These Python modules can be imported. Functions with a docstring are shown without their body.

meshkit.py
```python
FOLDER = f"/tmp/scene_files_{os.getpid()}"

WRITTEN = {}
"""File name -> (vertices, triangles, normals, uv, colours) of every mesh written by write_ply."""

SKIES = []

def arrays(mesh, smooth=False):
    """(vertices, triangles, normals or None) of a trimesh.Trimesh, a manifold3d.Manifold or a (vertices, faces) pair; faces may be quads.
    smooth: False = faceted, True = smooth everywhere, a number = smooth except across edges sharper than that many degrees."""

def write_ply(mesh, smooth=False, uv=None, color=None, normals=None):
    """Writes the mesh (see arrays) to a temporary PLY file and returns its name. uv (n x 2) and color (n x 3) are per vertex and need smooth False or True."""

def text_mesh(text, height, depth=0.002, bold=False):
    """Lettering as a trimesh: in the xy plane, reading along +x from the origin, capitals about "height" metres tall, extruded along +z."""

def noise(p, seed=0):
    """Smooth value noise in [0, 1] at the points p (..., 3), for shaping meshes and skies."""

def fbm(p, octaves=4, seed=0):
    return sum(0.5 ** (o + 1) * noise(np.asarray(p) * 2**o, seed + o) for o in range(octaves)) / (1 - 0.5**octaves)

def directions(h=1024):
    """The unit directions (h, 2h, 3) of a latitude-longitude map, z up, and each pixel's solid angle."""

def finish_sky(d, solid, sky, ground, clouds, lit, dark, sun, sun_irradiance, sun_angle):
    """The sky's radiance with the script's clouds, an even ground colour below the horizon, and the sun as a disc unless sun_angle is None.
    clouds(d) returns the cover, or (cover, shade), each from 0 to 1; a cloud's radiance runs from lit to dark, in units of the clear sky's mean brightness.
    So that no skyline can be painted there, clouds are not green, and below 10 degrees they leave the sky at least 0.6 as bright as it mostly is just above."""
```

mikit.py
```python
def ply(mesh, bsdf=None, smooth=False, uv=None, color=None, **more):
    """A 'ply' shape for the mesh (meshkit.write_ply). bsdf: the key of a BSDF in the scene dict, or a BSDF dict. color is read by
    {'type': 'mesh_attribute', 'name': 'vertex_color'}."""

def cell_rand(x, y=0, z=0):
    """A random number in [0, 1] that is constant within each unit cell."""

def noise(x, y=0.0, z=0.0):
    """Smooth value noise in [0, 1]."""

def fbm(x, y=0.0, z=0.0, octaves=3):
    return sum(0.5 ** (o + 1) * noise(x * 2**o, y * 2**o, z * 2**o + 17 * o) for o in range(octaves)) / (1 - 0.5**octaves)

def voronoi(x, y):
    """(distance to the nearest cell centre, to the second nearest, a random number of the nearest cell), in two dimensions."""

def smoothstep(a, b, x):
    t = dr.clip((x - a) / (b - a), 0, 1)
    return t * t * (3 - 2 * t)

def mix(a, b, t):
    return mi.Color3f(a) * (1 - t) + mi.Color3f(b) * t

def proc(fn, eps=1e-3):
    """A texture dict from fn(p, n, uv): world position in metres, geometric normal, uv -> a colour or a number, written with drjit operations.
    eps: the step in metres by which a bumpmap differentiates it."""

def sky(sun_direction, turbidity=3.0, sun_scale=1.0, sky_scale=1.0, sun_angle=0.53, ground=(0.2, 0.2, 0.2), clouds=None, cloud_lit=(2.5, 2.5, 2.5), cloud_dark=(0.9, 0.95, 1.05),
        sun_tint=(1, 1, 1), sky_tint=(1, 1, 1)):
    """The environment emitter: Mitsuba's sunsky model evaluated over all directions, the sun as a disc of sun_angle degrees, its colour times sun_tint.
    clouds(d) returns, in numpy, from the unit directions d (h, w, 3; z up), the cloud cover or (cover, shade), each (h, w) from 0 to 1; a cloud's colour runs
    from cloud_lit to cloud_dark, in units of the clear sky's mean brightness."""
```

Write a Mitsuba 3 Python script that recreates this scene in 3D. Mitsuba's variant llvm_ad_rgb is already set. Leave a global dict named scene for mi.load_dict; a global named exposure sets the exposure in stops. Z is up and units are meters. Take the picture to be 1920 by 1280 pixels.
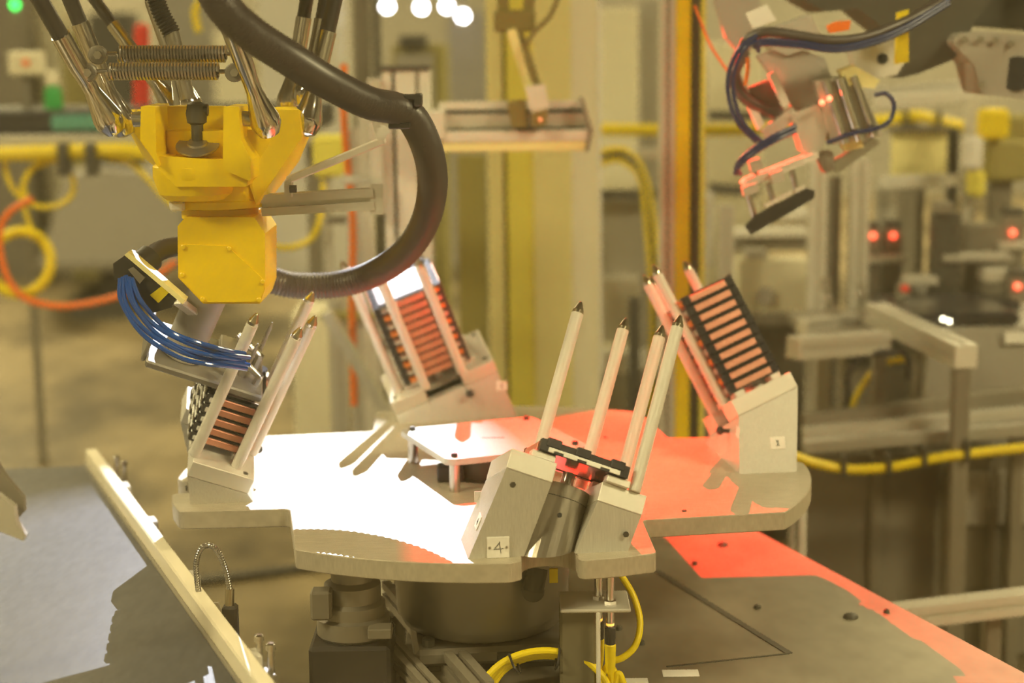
import math, numpy as np, trimesh, mitsuba as mi, mikit, meshkit
from shapely.geometry import Polygon, Point
from shapely import affinity
from mikit import proc, noise, fbm, smoothstep, mix
T = mi.ScalarTransform4f
scene, labels = {}, {}
A = np.array
ZT = 0.85                                             # table top above the floor
# ---------------------------------------------------------------- camera, light, exposure
CAM, PITCH, ROLL, FPX = A([0.0386, -3.2777, 0.8205 + ZT]), 0.171915, -0.012458, 3289.8
FW = A([0, math.cos(PITCH), -math.sin(PITCH)])
_r, _u = A([1.0, 0, 0]), A([0, math.sin(PITCH), math.cos(PITCH)])
RT, UP = math.cos(ROLL) * _r + math.sin(ROLL) * _u, -math.sin(ROLL) * _r + math.cos(ROLL) * _u
exposure = 0.0
scene['camera'] = {'type': 'thinlens', 'to_world': T().look_at(CAM.tolist(), (CAM + FW).tolist(), UP.tolist()), 'fov': math.degrees(2 * math.atan(960 / FPX)), 'fov_axis': 'x',
                   'aperture_radius': 0.016, 'focus_distance': 2.93, 'near_clip': 0.05, 'far_clip': 100.0}
WARM = A([1.0, 0.85, 0.45])
def spot(key, o, t, rgb, cut, beam):
    scene[key] = {'type': 'spot', 'to_world': T().look_at(list(o), list(t), [0.3, 0, 1]), 'intensity': {'type': 'rgb', 'value': [float(c) for c in rgb]}, 'cutoff_angle': cut, 'beam_width': beam, 'sampling_weight': 3.0}
spot('inspection_spot_white', (-0.36, 1.05, ZT + 1.02), (-0.56, -0.12, ZT), A([1.0, 1.02, 1.10]) * 32, 23.5, 15.0)
spot('inspection_spot_red', (0.12, 1.05, ZT + 1.05), (0.56, -0.14, ZT), A([1.0, 0.004, 0.004]) * 45, 25.0, 21.0)
HALL_LAMP = 23.0

# ---------------------------------------------------------------- materials
def rgb(*c): return {'type': 'rgb', 'value': [float(x) for x in c]}
def mat(key, color, rough=0.5, metal=0.0, **kw):
    b = {'type': 'principled', 'base_color': rgb(*color) if isinstance(color, (tuple, list)) else color, 'roughness': rough, 'metallic': metal, **kw}
    scene[key] = {'type': 'twosided', 'bsdf': b}
def px_brushed(a, b, sx, sy, sz):
    return proc(lambda p, n, uv: mix(a, b, fbm(p.x * sx, p.y * sy, p.z * sz, octaves=3)))
mat('m_plate', px_brushed((.42, .38, .30), (.54, .49, .39), 60, 900, 60), .42, .25)
mat('m_block', px_brushed((.52, .51, .47), (.64, .63, .58), 700, 700, 40), .45, .30)
mat('m_cap', (.72, .70, .64), .42, .25)
mat('m_tube', (.36, .33, .28), .30, .8)
mat('m_alu', (.62, .60, .55), .42, .45)
mat('m_alu_pale', (.74, .72, .66), .5, .2)
mat('m_steel', (.50, .48, .44), .22, .9)
mat('m_chrome', (.72, .70, .68), .10, 1.0)
mat('m_brass', (.55, .50, .38), .20, 1.0)
mat('m_post', (.70, .67, .61), .40, 0.0, specular=.5)
mat('m_cover', (.52, .52, .50), .45, .1)
mat('m_yellow', proc(lambda p, n, uv: mix((.78, .56, .004), (.86, .63, .006), fbm(p.x * 20, p.y * 20, p.z * 20))), .38, 0.0, specular=.5)
mat('m_black', (.035, .032, .030), .45)
mat('m_gloss', (.025, .024, .026), .18, 0.0, specular=.7)
mat('m_hose', (.070, .056, .052), .36, 0.0, specular=.7)
mat('m_rod', (.055, .050, .045), .30)
mat('m_copper', (.72, .34, .24), .30, .55)
mat('m_orange_tab', (.85, .30, .08), .28, .5)
mat('m_silver', (.66, .62, .62), .22, .8)
mat('m_pouch', (.80, .72, .78), .20, .55)
mat('m_white', (.86, .85, .82), .5)
mat('m_ink', (.02, .02, .02), .6)
mat('m_blue', (.015, .075, .36), .13, 0.0, specular=.8)
mat('m_navy', (.02, .03, .12), .22, 0.0, specular=.7)
mat('m_cable', (.84, .66, .01), .40)
mat('m_orange', (.90, .20, .02), .45)
mat('m_red', (.75, .05, .03), .45)
mat('m_cream', (.84, .80, .62), .6)
mat('m_lemon', (.82, .74, .12), .6)
mat('m_straw', (.84, .77, .36), .6)
mat('m_olive', (.34, .30, .10), .6)
mat('m_drive', (.30, .28, .24), .40, .5)
mat('m_bracket', (.17, .15, .095), .5, .2)
mat('m_camera', (.20, .16, .045), .5)
mat('m_tool', (.24, .225, .19), .45, .3)
mat('m_grey', (.36, .34, .30), .55)
mat('m_mid', (.22, .20, .16), .5)
mat('m_dark', (.075, .07, .055), .5)
mat('m_sheet', px_brushed((.048, .048, .052), (.066, .066, .071), 90, 30, 30), .5, .2)
mat('m_rail', (.78, .72, .56), .45)
mat('m_green', (.05, .45, .10), .4)
mat('m_floor', proc(lambda p, n, uv: mix((.075, .058, .026), (.34, .27, .15), smoothstep(.25, .75, fbm(p.x * 2.6 + 7, p.y * 1.3, 3, octaves=4)))), .38, 0.0, specular=.6)
mat('m_base', proc(lambda p, n, uv: mix((.19, .17, .13), (.35, .32, .25), fbm(p.x * 11, p.y * 7, 1, octaves=4))), .42, .30)
mat('m_wall', proc(lambda p, n, uv: mix((.30, .28, .22), (.50, .46, .36), fbm(p.x * .5, p.y * .5, p.z * .6, octaves=3))), .8)
mat('m_ceiling', (.30, .28, .24), .8)
scene['m_glass'] = {'type': 'thindielectric', 'int_ior': 1.5}
def glow(c, s, w=.01): return {'type': 'area', 'radiance': rgb(*(A(c) * s)), 'sampling_weight': w}

# ---------------------------------------------------------------- helpers
def ray(px, py): return FW * FPX + RT * (px - 960) - UP * (py - 640)
def at(px, py, Y):                                   # the world point seen at a pixel, at world depth Y
    d = ray(px, py); return CAM + d * ((Y - CAM[1]) / d[1])
def on(px, py, z):                                   # the same on the level z above the table top
    d = ray(px, py); return CAM + d * ((z + ZT - CAM[2]) / d[2])
def M4(o=(0, 0, 0), x=(1, 0, 0), y=(0, 1, 0), z=(0, 0, 1)):
    m = np.eye(4); m[:3, 0], m[:3, 1], m[:3, 2], m[:3, 3] = x, y, z, o; return m
def rotz(a): c, s = math.cos(a), math.sin(a); return A([[c, -s, 0], [s, c, 0], [0, 0, 1.0]])
def xf(mesh, m): mesh = mesh.copy(); mesh.apply_transform(m); return mesh
def join(*ms): return trimesh.util.concatenate([m for m in ms])
def hull(pts): return trimesh.convex.convex_hull(np.asarray(pts, float))
def box(x0, x1, y0, y1, z0, z1, b=0.0):
    x0, x1, y0, y1, z0, z1 = min(x0, x1), max(x0, x1), min(y0, y1), max(y0, y1), min(z0, z1), max(z0, z1)
    if not b:
        m = trimesh.creation.box((x1 - x0, y1 - y0, z1 - z0)); m.apply_translation(((x0 + x1) / 2, (y0 + y1) / 2, (z0 + z1) / 2)); return m
    b = min(b, .45 * min(x1 - x0, y1 - y0, z1 - z0))
    P = []
    for x, sx in ((x0, 1), (x1, -1)):
        for y, sy in ((y0, 1), (y1, -1)):
            for z, sz in ((z0, 1), (z1, -1)):
                P += [(x + sx * b, y + sy * b, z), (x + sx * b, y, z + sz * b), (x, y + sy * b, z + sz * b)]
    return hull(P)
def basis(d):
    d = A(d, float); d /= np.linalg.norm(d)
    a = np.cross(d, (0, 0, 1.0) if abs(d[2]) < .9 else (1.0, 0, 0)); a /= np.linalg.norm(a)
    return a, np.cross(d, a), d
def lathe(profile, p0=(0, 0, 0), d=(0, 0, 1), n=24):
    """profile: (radius, height) rows from the bottom up, closed at both ends."""
    pr = [(0, profile[0][1])] + list(profile) + [(0, profile[-1][1])]
    a, b, d = basis(d); ang = np.arange(n) * 2 * np.pi / n
    V = [A(p0) + d * pr[0][1]]; F = []
    for r, h in pr[1:-1]:
        V += [A(p0) + d * h + r * (math.cos(t) * a + math.sin(t) * b) for t in ang]
    V.append(A(p0) + d * pr[-1][1]); k = len(pr) - 2
    for j in range(n):
        j2 = (j + 1) % n
        F.append((0, 1 + j2, 1 + j)); F.append((len(V) - 1, 1 + (k - 1) * n + j, 1 + (k - 1) * n + j2))
        for i in range(k - 1):
            q = (1 + i * n + j, 1 + i * n + j2, 1 + (i + 1) * n + j2, 1 + (i + 1) * n + j)
            F += [(q[0], q[1], q[2]), (q[0], q[2], q[3])]
    return trimesh.Trimesh(V, F, process=False)
def cyl(p0, p1, r0, r1=None, n=20, b=0.0):
    p0, p1 = A(p0, float), A(p1, float); L = np.linalg.norm(p1 - p0); r1 = r0 if r1 is None else r1
    pr = [(r0, 0), (r1, L)] if not b else [(r0 - b, 0), (r0, b), (r1, L - b), (r1 - b, L)]
    return lathe(pr, p0, p1 - p0, n)
def ringtube(profile_in_out, p0, d, n=32):           # closed ring profile revolved
    a, b, d = basis(d); ang = np.arange(n) * 2 * np.pi / n; k = len(profile_in_out); V = []; F = []
    for t in ang:
        V += [A(p0) + d * h + r * (math.cos(t) * a + math.sin(t) * b) for r, h in profile_in_out]
    for j in range(n):
        j2 = (j + 1) % n
        for i in range(k):
            i2 = (i + 1) % k
            F += [(j * k + i, j2 * k + i, j2 * k + i2), (j * k + i, j2 * k + i2, j * k + i2)]
    m = trimesh.Trimesh(V, F, process=False); trimesh.repair.fix_normals(m); return m
def spline(pts, n=12):
    P = A(pts, float); P = np.vstack([2 * P[0] - P[1], P, 2 * P[-1] - P[-2]]); out = []
    for i in range(1, len(P) - 2):
        for t in np.arange(n) / n:
            out.append(.5 * ((2 * P[i]) + (-P[i - 1] + P[i + 1]) * t + (2 * P[i - 1] - 5 * P[i] + 4 * P[i + 1] - P[i + 2]) * t * t + (-P[i - 1] + 3 * P[i] - 3 * P[i + 1] + P[i + 2]) * t ** 3))
    out.append(P[-2]); return A(out)
def sweep(C, rad, sides=12):
    C = A(C, float); n = len(C); rad = np.broadcast_to(rad, (n,))
    tg = np.gradient(C, axis=0); tg /= np.linalg.norm(tg, axis=1, keepdims=True) + 1e-12
    a, _, _ = basis(tg[0]); V = []; F = []; ang = np.arange(sides) * 2 * np.pi / sides
    for i in range(n):
        a = a - tg[i] * (a @ tg[i]); a /= np.linalg.norm(a); b = np.cross(tg[i], a)
        V += [C[i] + rad[i] * (math.cos(t) * a + math.sin(t) * b) for t in ang]
    for i in range(n - 1):
        for j in range(sides):
            j2 = (j + 1) % sides
            F += [(i * sides + j, i * sides + j2, (i + 1) * sides + j2), (i * sides + j, (i + 1) * sides + j2, (i + 1) * sides + j)]
    V += [C[0], C[-1]]
    for j in range(sides):
        j2 = (j + 1) % sides
        F += [(n * sides, j2, j), (n * sides + 1, (n - 1) * sides + j, (n - 1) * sides + j2)]
    return trimesh.Trimesh(V, F, process=False)
def tube(pts, r, n=12, sides=12): return sweep(spline(pts, n), r, sides)
def resample(C, step):
    s = np.r_[0, np.cumsum(np.linalg.norm(np.diff(C, axis=0), axis=1))]; t = np.arange(0, s[-1], step)
    return np.stack([np.interp(t, s, C[:, k]) for k in range(3)], 1)
def corrugated(pts, r, pitch, depth=.08, sides=20):
    C = resample(spline(pts, 24), pitch / 4)
    return sweep(C, r * (1 - depth * (A([0, .5, 1, .5])[np.arange(len(C)) % 4])), sides)
def coil(p0, p1, r, turns, wire=.0025, per=10):
    a, b, d = basis(A(p1) - A(p0)); t = np.arange(turns * per + 1) / per; L = np.linalg.norm(A(p1) - A(p0))
    C = A(p0) + np.outer(t / turns * L, d) + r * (np.cos(2 * np.pi * t)[:, None] * a + np.sin(2 * np.pi * t)[:, None] * b)
    return sweep(C, wire, 6)
def prism(poly, z0, z1, ch=0.0):
    """A shapely polygon extruded along z, with a chamfer on the outer edges."""
    if not ch:
        m = trimesh.creation.extrude_polygon(poly, z1 - z0, engine='earcut'); m.apply_translation((0, 0, z0)); return m
    P = A(poly.exterior.coords)[:-1]
    if Polygon(P).exterior.is_ccw is False: P = P[::-1]
    n = len(P); e = np.roll(P, -1, 0) - P; e /= np.linalg.norm(e, axis=1, keepdims=True) + 1e-12
    nn = np.stack([-e[:, 1], e[:, 0]], 1); nv = nn + np.roll(nn, 1, 0); nv /= np.maximum(np.linalg.norm(nv, axis=1, keepdims=True), 1e-9)
    Q = P + nv * ch
    V = np.vstack([np.c_[Q, np.full(n, z0)], np.c_[P, np.full(n, z0 + ch)], np.c_[P, np.full(n, z1 - ch)], np.c_[Q, np.full(n, z1)]]); F = []
    for k in range(3):
        for i in range(n):
            j = (i + 1) % n; F += [(k * n + i, k * n + j, (k + 1) * n + j), (k * n + i, (k + 1) * n + j, (k + 1) * n + i)]
    tv, tf = trimesh.creation.triangulate_polygon(Polygon(Q), engine='earcut')
    from scipy.spatial import cKDTree
    ix = cKDTree(Q).query(tv)[1]
    for f in tf:
        a, b, c = ix[f]; s = np.cross(Q[b] - Q[a], Q[c] - Q[a])
        if s < 0: b, c = c, b
        F += [(3 * n + a, 3 * n + b, 3 * n + c), (a, c, b)]
    return trimesh.Trimesh(V, F, process=False)
def rounded(pts, r, res=6):
    p = Polygon(pts); return p.buffer(-r, quad_segs=res).buffer(2 * r, quad_segs=res).buffer(-r, quad_segs=res)
def tslot(p0, p1, w, side=None):
    """Aluminium profile from p0 to p1, with a groove along the middle of each face."""
    h, g, dp = w / 2, w * .11, w * .2; q = []
    for k in range(4):
        c, s = [(1, 0), (0, 1), (-1, 0), (0, -1)][k]
        for x, y in ((h, -h), (h, -g), (h - dp, -g), (h - dp, g), (h, g)): q.append((c * x - s * y, s * x + c * y))
    m = trimesh.creation.extrude_polygon(Polygon(q), float(np.linalg.norm(A(p1) - A(p0))), engine='earcut')
    a, b, d = basis(A(p1) - A(p0)) if side is None else (None, None, None)
    if side is not None:
        d = A(p1, float) - A(p0); d /= np.linalg.norm(d); a = A(side, float) - d * (A(side) @ d); a /= np.linalg.norm(a); b = np.cross(d, a)
    return xf(m, M4(p0, a, b, d))
def slab(x0, y0, x1, y1, Y, dep, b=.004):            # a box whose front, at depth Y, spans these pixels
    p, q = at((x0 + x1) / 2, y0, Y), at((x0 + x1) / 2, y1, Y); xa, xb = at(x0, (y0 + y1) / 2, Y)[0], at(x1, (y0 + y1) / 2, Y)[0]
    return box(xa, xb, Y, Y + dep, q[2], p[2], b)
SEEN = {}
def new(name):
    k = SEEN.get(name, 0); SEEN[name] = k + 1; return name if k == 0 else f'{name}_{k:03d}'
def lab(key, label, cat=None, group=None, kind=None):
    d = {}
    if label: d['label'] = label
    if cat: d['category'] = cat
    if group: d['group'] = group
    if kind: d['kind'] = kind
    labels[key] = d
def thing(name, label, cat, group=None):
    key = new(name); lab(key, label, cat, group); return key
def part(parent, name, shape, bsdf=None, label=None, smooth=30, to=None, **kw):
    key = new(parent + '__' + name)
    d = dict(shape) if isinstance(shape, dict) else mikit.ply(shape, bsdf, smooth=smooth, **kw)
    if to is not None: d['to_world'] = T(to)
    if bsdf and isinstance(shape, dict): d['bsdf'] = {'type': 'ref', 'id': bsdf}
    scene[key] = d
    if label: lab(key, label)
    return key
def single(name, mesh, bsdf, label, cat, group=None, smooth=30, **kw):
    key = thing(name, label, cat, group); scene[key] = mikit.ply(mesh, bsdf, smooth=smooth, **kw); return key
def struct(name, mesh, bsdf, label=None):
    scene[name] = mikit.ply(mesh, bsdf); labels[name] = {'kind': 'structure', **({'label': label} if label else {})}
Z3 = A([0, 0, ZT])
def up(m): return xf(m, M4(Z3))                       # from table coordinates (top = 0) to the world

# ---------------------------------------------------------------- hall
struct('floor', box(-12, 12, -9, 15, -.1, 0), 'm_floor')
struct('ceiling', box(-12, 12, -9, 15, 6.0, 6.1), 'm_ceiling')
struct('wall_back', box(-12, 12, 15, 15.1, 0, 6), 'm_wall')
struct('wall_front', box(-12, 12, -9.1, -9, 0, 6), 'm_wall')
struct('wall_left', box(-12.1, -12, -9, 15, 0, 6), 'm_wall')
struct('wall_right', box(12, 12.1, -9, 15, 0, 6), 'm_wall')
for x, y in ((-5, -4), (5, -4), (-5, 3.5), (5, 3.5), (-5, 11), (5, 11)):
    k = thing('ceiling_lamp', f'warm high bay lamp panel under the hall ceiling, {"left" if x < 0 else "right"} {"behind the viewer" if y < 0 else "above the cell" if y < 5 else "at the far end"}', 'lamp', 'hall ceiling lamps')
    part(k, 'housing', box(x - 1.3, x + 1.3, y - .8, y + .8, 5.72, 6.0, .02), 'm_grey')
    m = trimesh.Trimesh([(x - 1.2, y - .7, 5.715), (x + 1.2, y - .7, 5.715), (x + 1.2, y + .7, 5.715), (x - 1.2, y + .7, 5.715)], [(0, 2, 1), (0, 3, 2)])
    part(k, 'diffuser', m, 'm_white', smooth=False, emitter=glow(WARM, HALL_LAMP * (2.2 if y < 0 else 1.1 if y < 5 else 1.8), 1.0))
# clear guard panel that the picture is taken through
struct('window_1', box(-2.2, 2.2, -2.62, -2.619, .35, 2.35), 'm_glass')
scene['window_1'] = mikit.ply(trimesh.Trimesh([(-2.2, -2.62, .35), (2.2, -2.62, .35), (2.2, -2.62, 2.35), (-2.2, -2.62, 2.35)], [(0, 1, 2), (0, 2, 3)]), 'm_glass')
for i, (x0, x1, z0, z1) in enumerate(((-2.25, -2.2, 0, 2.4), (2.2, 2.25, 0, 2.4), (-2.2, 2.2, .30, .35), (-2.2, 2.2, 2.35, 2.4))):
    struct(f'trim_{i + 1}', box(x0, x1, -2.645, -2.595, z0, z1, .003), 'm_alu')

# ---------------------------------------------------------------- rotary table
def table_outline():
    R, pts = .602, []
    a0, a1 = math.atan2(-.512, -.321), math.atan2(-.60, .030)
    sec = [(R * math.cos(t), R * math.sin(t)) for t in np.linspace(a0, a1, 16)]
    sec += [(.050, -.588), (.049, -.560)]
    sec += [(.094 + .045 * math.cos(t), -.560 + .045 * math.sin(t)) for t in np.linspace(math.pi, 0, 13)[1:-1]]
    sec += [(.139, -.560), (.140, -.592)]
    sec += [(.205, -.578), (.267, -.555), (.259, -.362), (.268, -.358)]
    for k in range(4):
        c, s = [(1, 0), (0, 1), (-1, 0), (0, -1)][k]
        pts += [(c * x - s * y, s * x + c * y) for x, y in sec]
    return rounded(pts, .013)
rt = thing('rotary_table', 'large brushed aluminium pinwheel turntable plate carrying the four numbered nests', 'turntable')
part(rt, 'plate', up(prism(table_outline(), -.033, 0, .0016)), 'm_plate', smooth=25)
for px in ((985, 880), (1135, 820), (1283, 958)):
    p = on(*px, 0); part(rt, 'screw', lathe([(.0045, 0), (.0045, .002), (.0035, .003)], (p[0], p[1], ZT - .0005), n=10), 'm_dark')
# drive under the table
hd = thing('index_drive', 'round grey indexing drive housing under the turntable', 'drive unit')
part(hd, 'housing', up(lathe([(.12, -.205), (.14, -.195), (.152, -.172), (.155, -.11), (.155, -.06), (.11, -.045), (.11, -.034)], (-.02, -.28, 0), n=48)), 'm_drive', smooth=40)
part(hd, 'flange', up(xf(box(-.14, .17, -.15, .15, -.236, -.205, .008), M4((-.01, -.27, 0), *rotz(.11).T))), 'm_drive')
part(hd, 'slot', up(xf(box(.0, .12, -.1515, -.149, -.226, -.213), M4((-.01, -.27, 0), *rotz(.11).T))), 'm_dark')
part(hd, 'pedestal', up(xf(box(-.12, .17, -.13, .15, -.36, -.236, .004), M4((-.01, -.27, 0), *rotz(.11).T))), 'm_dark')
for x, y in ((-.115, -.125), (.145, -.125)):
    q = rotz(.11) @ A([x, y, 0]) + A([-.01, -.27, -.206]); part(hd, 'bolt', up(lathe([(.011, 0), (.011, .014), (.008, .016)], q, n=12)), 'm_dark')
part(hd, 'hub', up(lathe([(.10, -.034), (.10, .0), (.085, .002), (.085, .035), (.06, .04), (.06, .052)], (0, 0, 0), n=40)), 'm_dark')
e0 = at(1004, 1078, -.44)
part(hd, 'elbow', join(cyl(e0 + A([.004, 0, .012]), e0 + A([-.004, -.01, -.025]), .017, n=20), cyl(e0 + A([-.004, -.01, -.025]), e0 + A([-.006, .10, -.03]), .019, n=20)), 'm_dark', label='dark elbow connector')
part(hd, 'sticker', box(at(1030, 1080, -.437)[0], at(1046, 1080, -.437)[0], -.4385, -.432, at(1030, 1092, -.437)[2], at(1030, 1066, -.437)[2]), 'm_cable', label='yellow warning sticker')
# cover plate on stand-offs
SC = [(-.158, .075), (.0655, .16), (.1545, -.065), (-.0695, -.15)]
cv = thing('cover_plate', 'square white aluminium cover plate raised on stand-offs at the turntable centre', 'cover plate')
cp = Polygon([(x * 1.18, y * 1.18) for x, y in SC]); cp = cp.buffer(-.02).buffer(.02)
part(cv, 'plate', up(prism(cp, .053, .065, .0012)), 'm_cover')
for x, y in SC:
    so = part(cv, 'standoff', up(lathe([(.010, 0), (.010, .053)], (x, y, 0), n=16)), 'm_steel')
    part(cv, 'screw', up(lathe([(.006, .065), (.006, .0705), (.0045, .072)], (x, y, 0), n=12)), 'm_black')
part(cv, 'slot_mark', up(box(-.022, .022, -.004, .004, .0648, .0654)), 'm_mid')
sb = thing('terminal_block', 'small black block under the raised cover plate', 'block')
part(sb, 'body', up(box(-.105, -.055, -.085, -.05, 0, .03, .003)), 'm_black'); part(sb, 'button', up(lathe([(.006, .03), (.006, .034)], (-.08, -.068, 0), n=10)), 'm_grey')

# ---------------------------------------------------------------- nests
NC, F1, F2, FU = A([.13585, -.50152, .12595]), A([.924809, .120593, -.360813]), A([-.259615, .893318, -.366855]), A([.278081, .432943, .857456])
G1 = A([F1[0], F1[1], 0]) / np.hypot(F1[0], F1[1]); G2 = A([-G1[1], G1[0], 0])
POSTS = [(-.048, .068), (.037, .070), (.0945, .041), (.0975, -.039)]
def nf(a, b, h): return NC + F1 * a + F2 * b + FU * h
def nl(mesh): return xf(mesh, M4(NC, F1, F2, FU))     # from nest-plane coordinates to table coordinates of nest 4
def ground_hull(a0, a1, b0, b1, h, ga0, ga1, gb0, gb1):
    P = [nf(a, b, h) for a in (a0, a1) for b in (b0, b1)] + [G1 * g + G2 * k for g in (ga0, ga1) for k in (gb0, gb1)]
    return hull(P)
cap_l, cap_r = nl(box(-.12, -.042, -.058, .075, -.045, -.012, .0012)), nl(box(.042, .12, -.040, .075, -.045, -.012, .0012))
blk_l = ground_hull(-.1195, -.0425, -.057, .0745, -.0455, -.110, -.020, -.567, -.455)
blk_r = ground_hull(.0425, .1195, -.039, .0745, -.0455, .063, .150, -.567, -.455)
back = ground_hull(-.041, .041, .060, .0745, -.0455, -.02, .066, -.470, -.455)
TB = A([0, .040, 0])                                  # the lifting tube stands behind the notch
cyl_m = xf(ringtube([(.047, -.32), (.047, -.050), (.0475, -.049), (.0475, -.028), (.039, -.028), (.039, -.32)], (0, 0, 0), (0, 0, 1), 40), M4(TB))
cyl_m = trimesh.intersections.slice_mesh_plane(nl(cyl_m), plane_normal=(0, 0, 1.0), plane_origin=(0, 0, 0.0))
QR = nf(0, .059, -.0455) - (G1 * .02 + G2 * -.470)
rear_in = np.cross(F1, QR); rear_in /= np.linalg.norm(rear_in); rear_in *= -np.sign(rear_in @ G2)
cyl_m = trimesh.intersections.slice_mesh_plane(cyl_m, plane_normal=rear_in, plane_origin=nf(0, .058, -.0455))
groove = trimesh.intersections.slice_mesh_plane(nl(xf(ringtube([(.0478, -.0505), (.0478, -.0493), (.047, -.0493), (.047, -.0505)], (0, 0, 0), (0, 0, 1), 40), M4(TB))), plane_normal=rear_in, plane_origin=nf(0, .058, -.0455))
lift_rod = nl(cyl((0, .02, -.09), (0, .02, -.004), .011))
pads = [nl(box(-.085, -.045, -.050, -.030, -.012, 0, .001)), nl(box(.045, .085, -.050, -.030, -.012, 0, .001)), nl(box(-.085, -.045, .030, .050, -.012, 0, .001)), nl(box(.045, .078, .03, .05, -.012, 0, .001))]
post_m = lathe([(.0098, -.012), (.0105, -.010), (.0105, .276), (.0095, .2765)], n=20)
tip_m = lathe([(.0095, .2765), (.0095, .282), (.0085, .284), (.003, .297), (.0012, .2985)], n=16)
PL = {}
PL['post'] = mikit.ply(post_m, 'm_post', smooth=30); PL['tip'] = mikit.ply(tip_m, 'm_brass', smooth=25)
for n_, m_, b_ in (('cap_l', cap_l, 'm_cap'), ('cap_r', cap_r, 'm_cap'), ('blk_l', blk_l, 'm_block'), ('blk_r', blk_r, 'm_block'), ('back', back, 'm_block'), ('cyl', cyl_m, 'm_tube'), ('groove', groove, 'm_dark'), ('rod', lift_rod, 'm_steel'), ('lid', trimesh.intersections.slice_mesh_plane(nl(xf(lathe([(.0385, -.036), (.0385, -.031)], n=36), M4(TB))), plane_normal=rear_in, plane_origin=nf(0, .0575, -.0455)), 'm_cap')):
    PL[n_] = mikit.ply(m_, b_, smooth=30)
PADS = [mikit.ply(p, 'm_cap') for p in pads]
def face_frame(p, nrm, upv=(0, 0, 1)):               # x right, y up, z out of a face
    nrm = A(nrm, float) / np.linalg.norm(nrm); y = A(upv, float) - nrm * (A(upv) @ nrm); y /= np.linalg.norm(y); return M4(p, np.cross(y, nrm), y, nrm)
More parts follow.
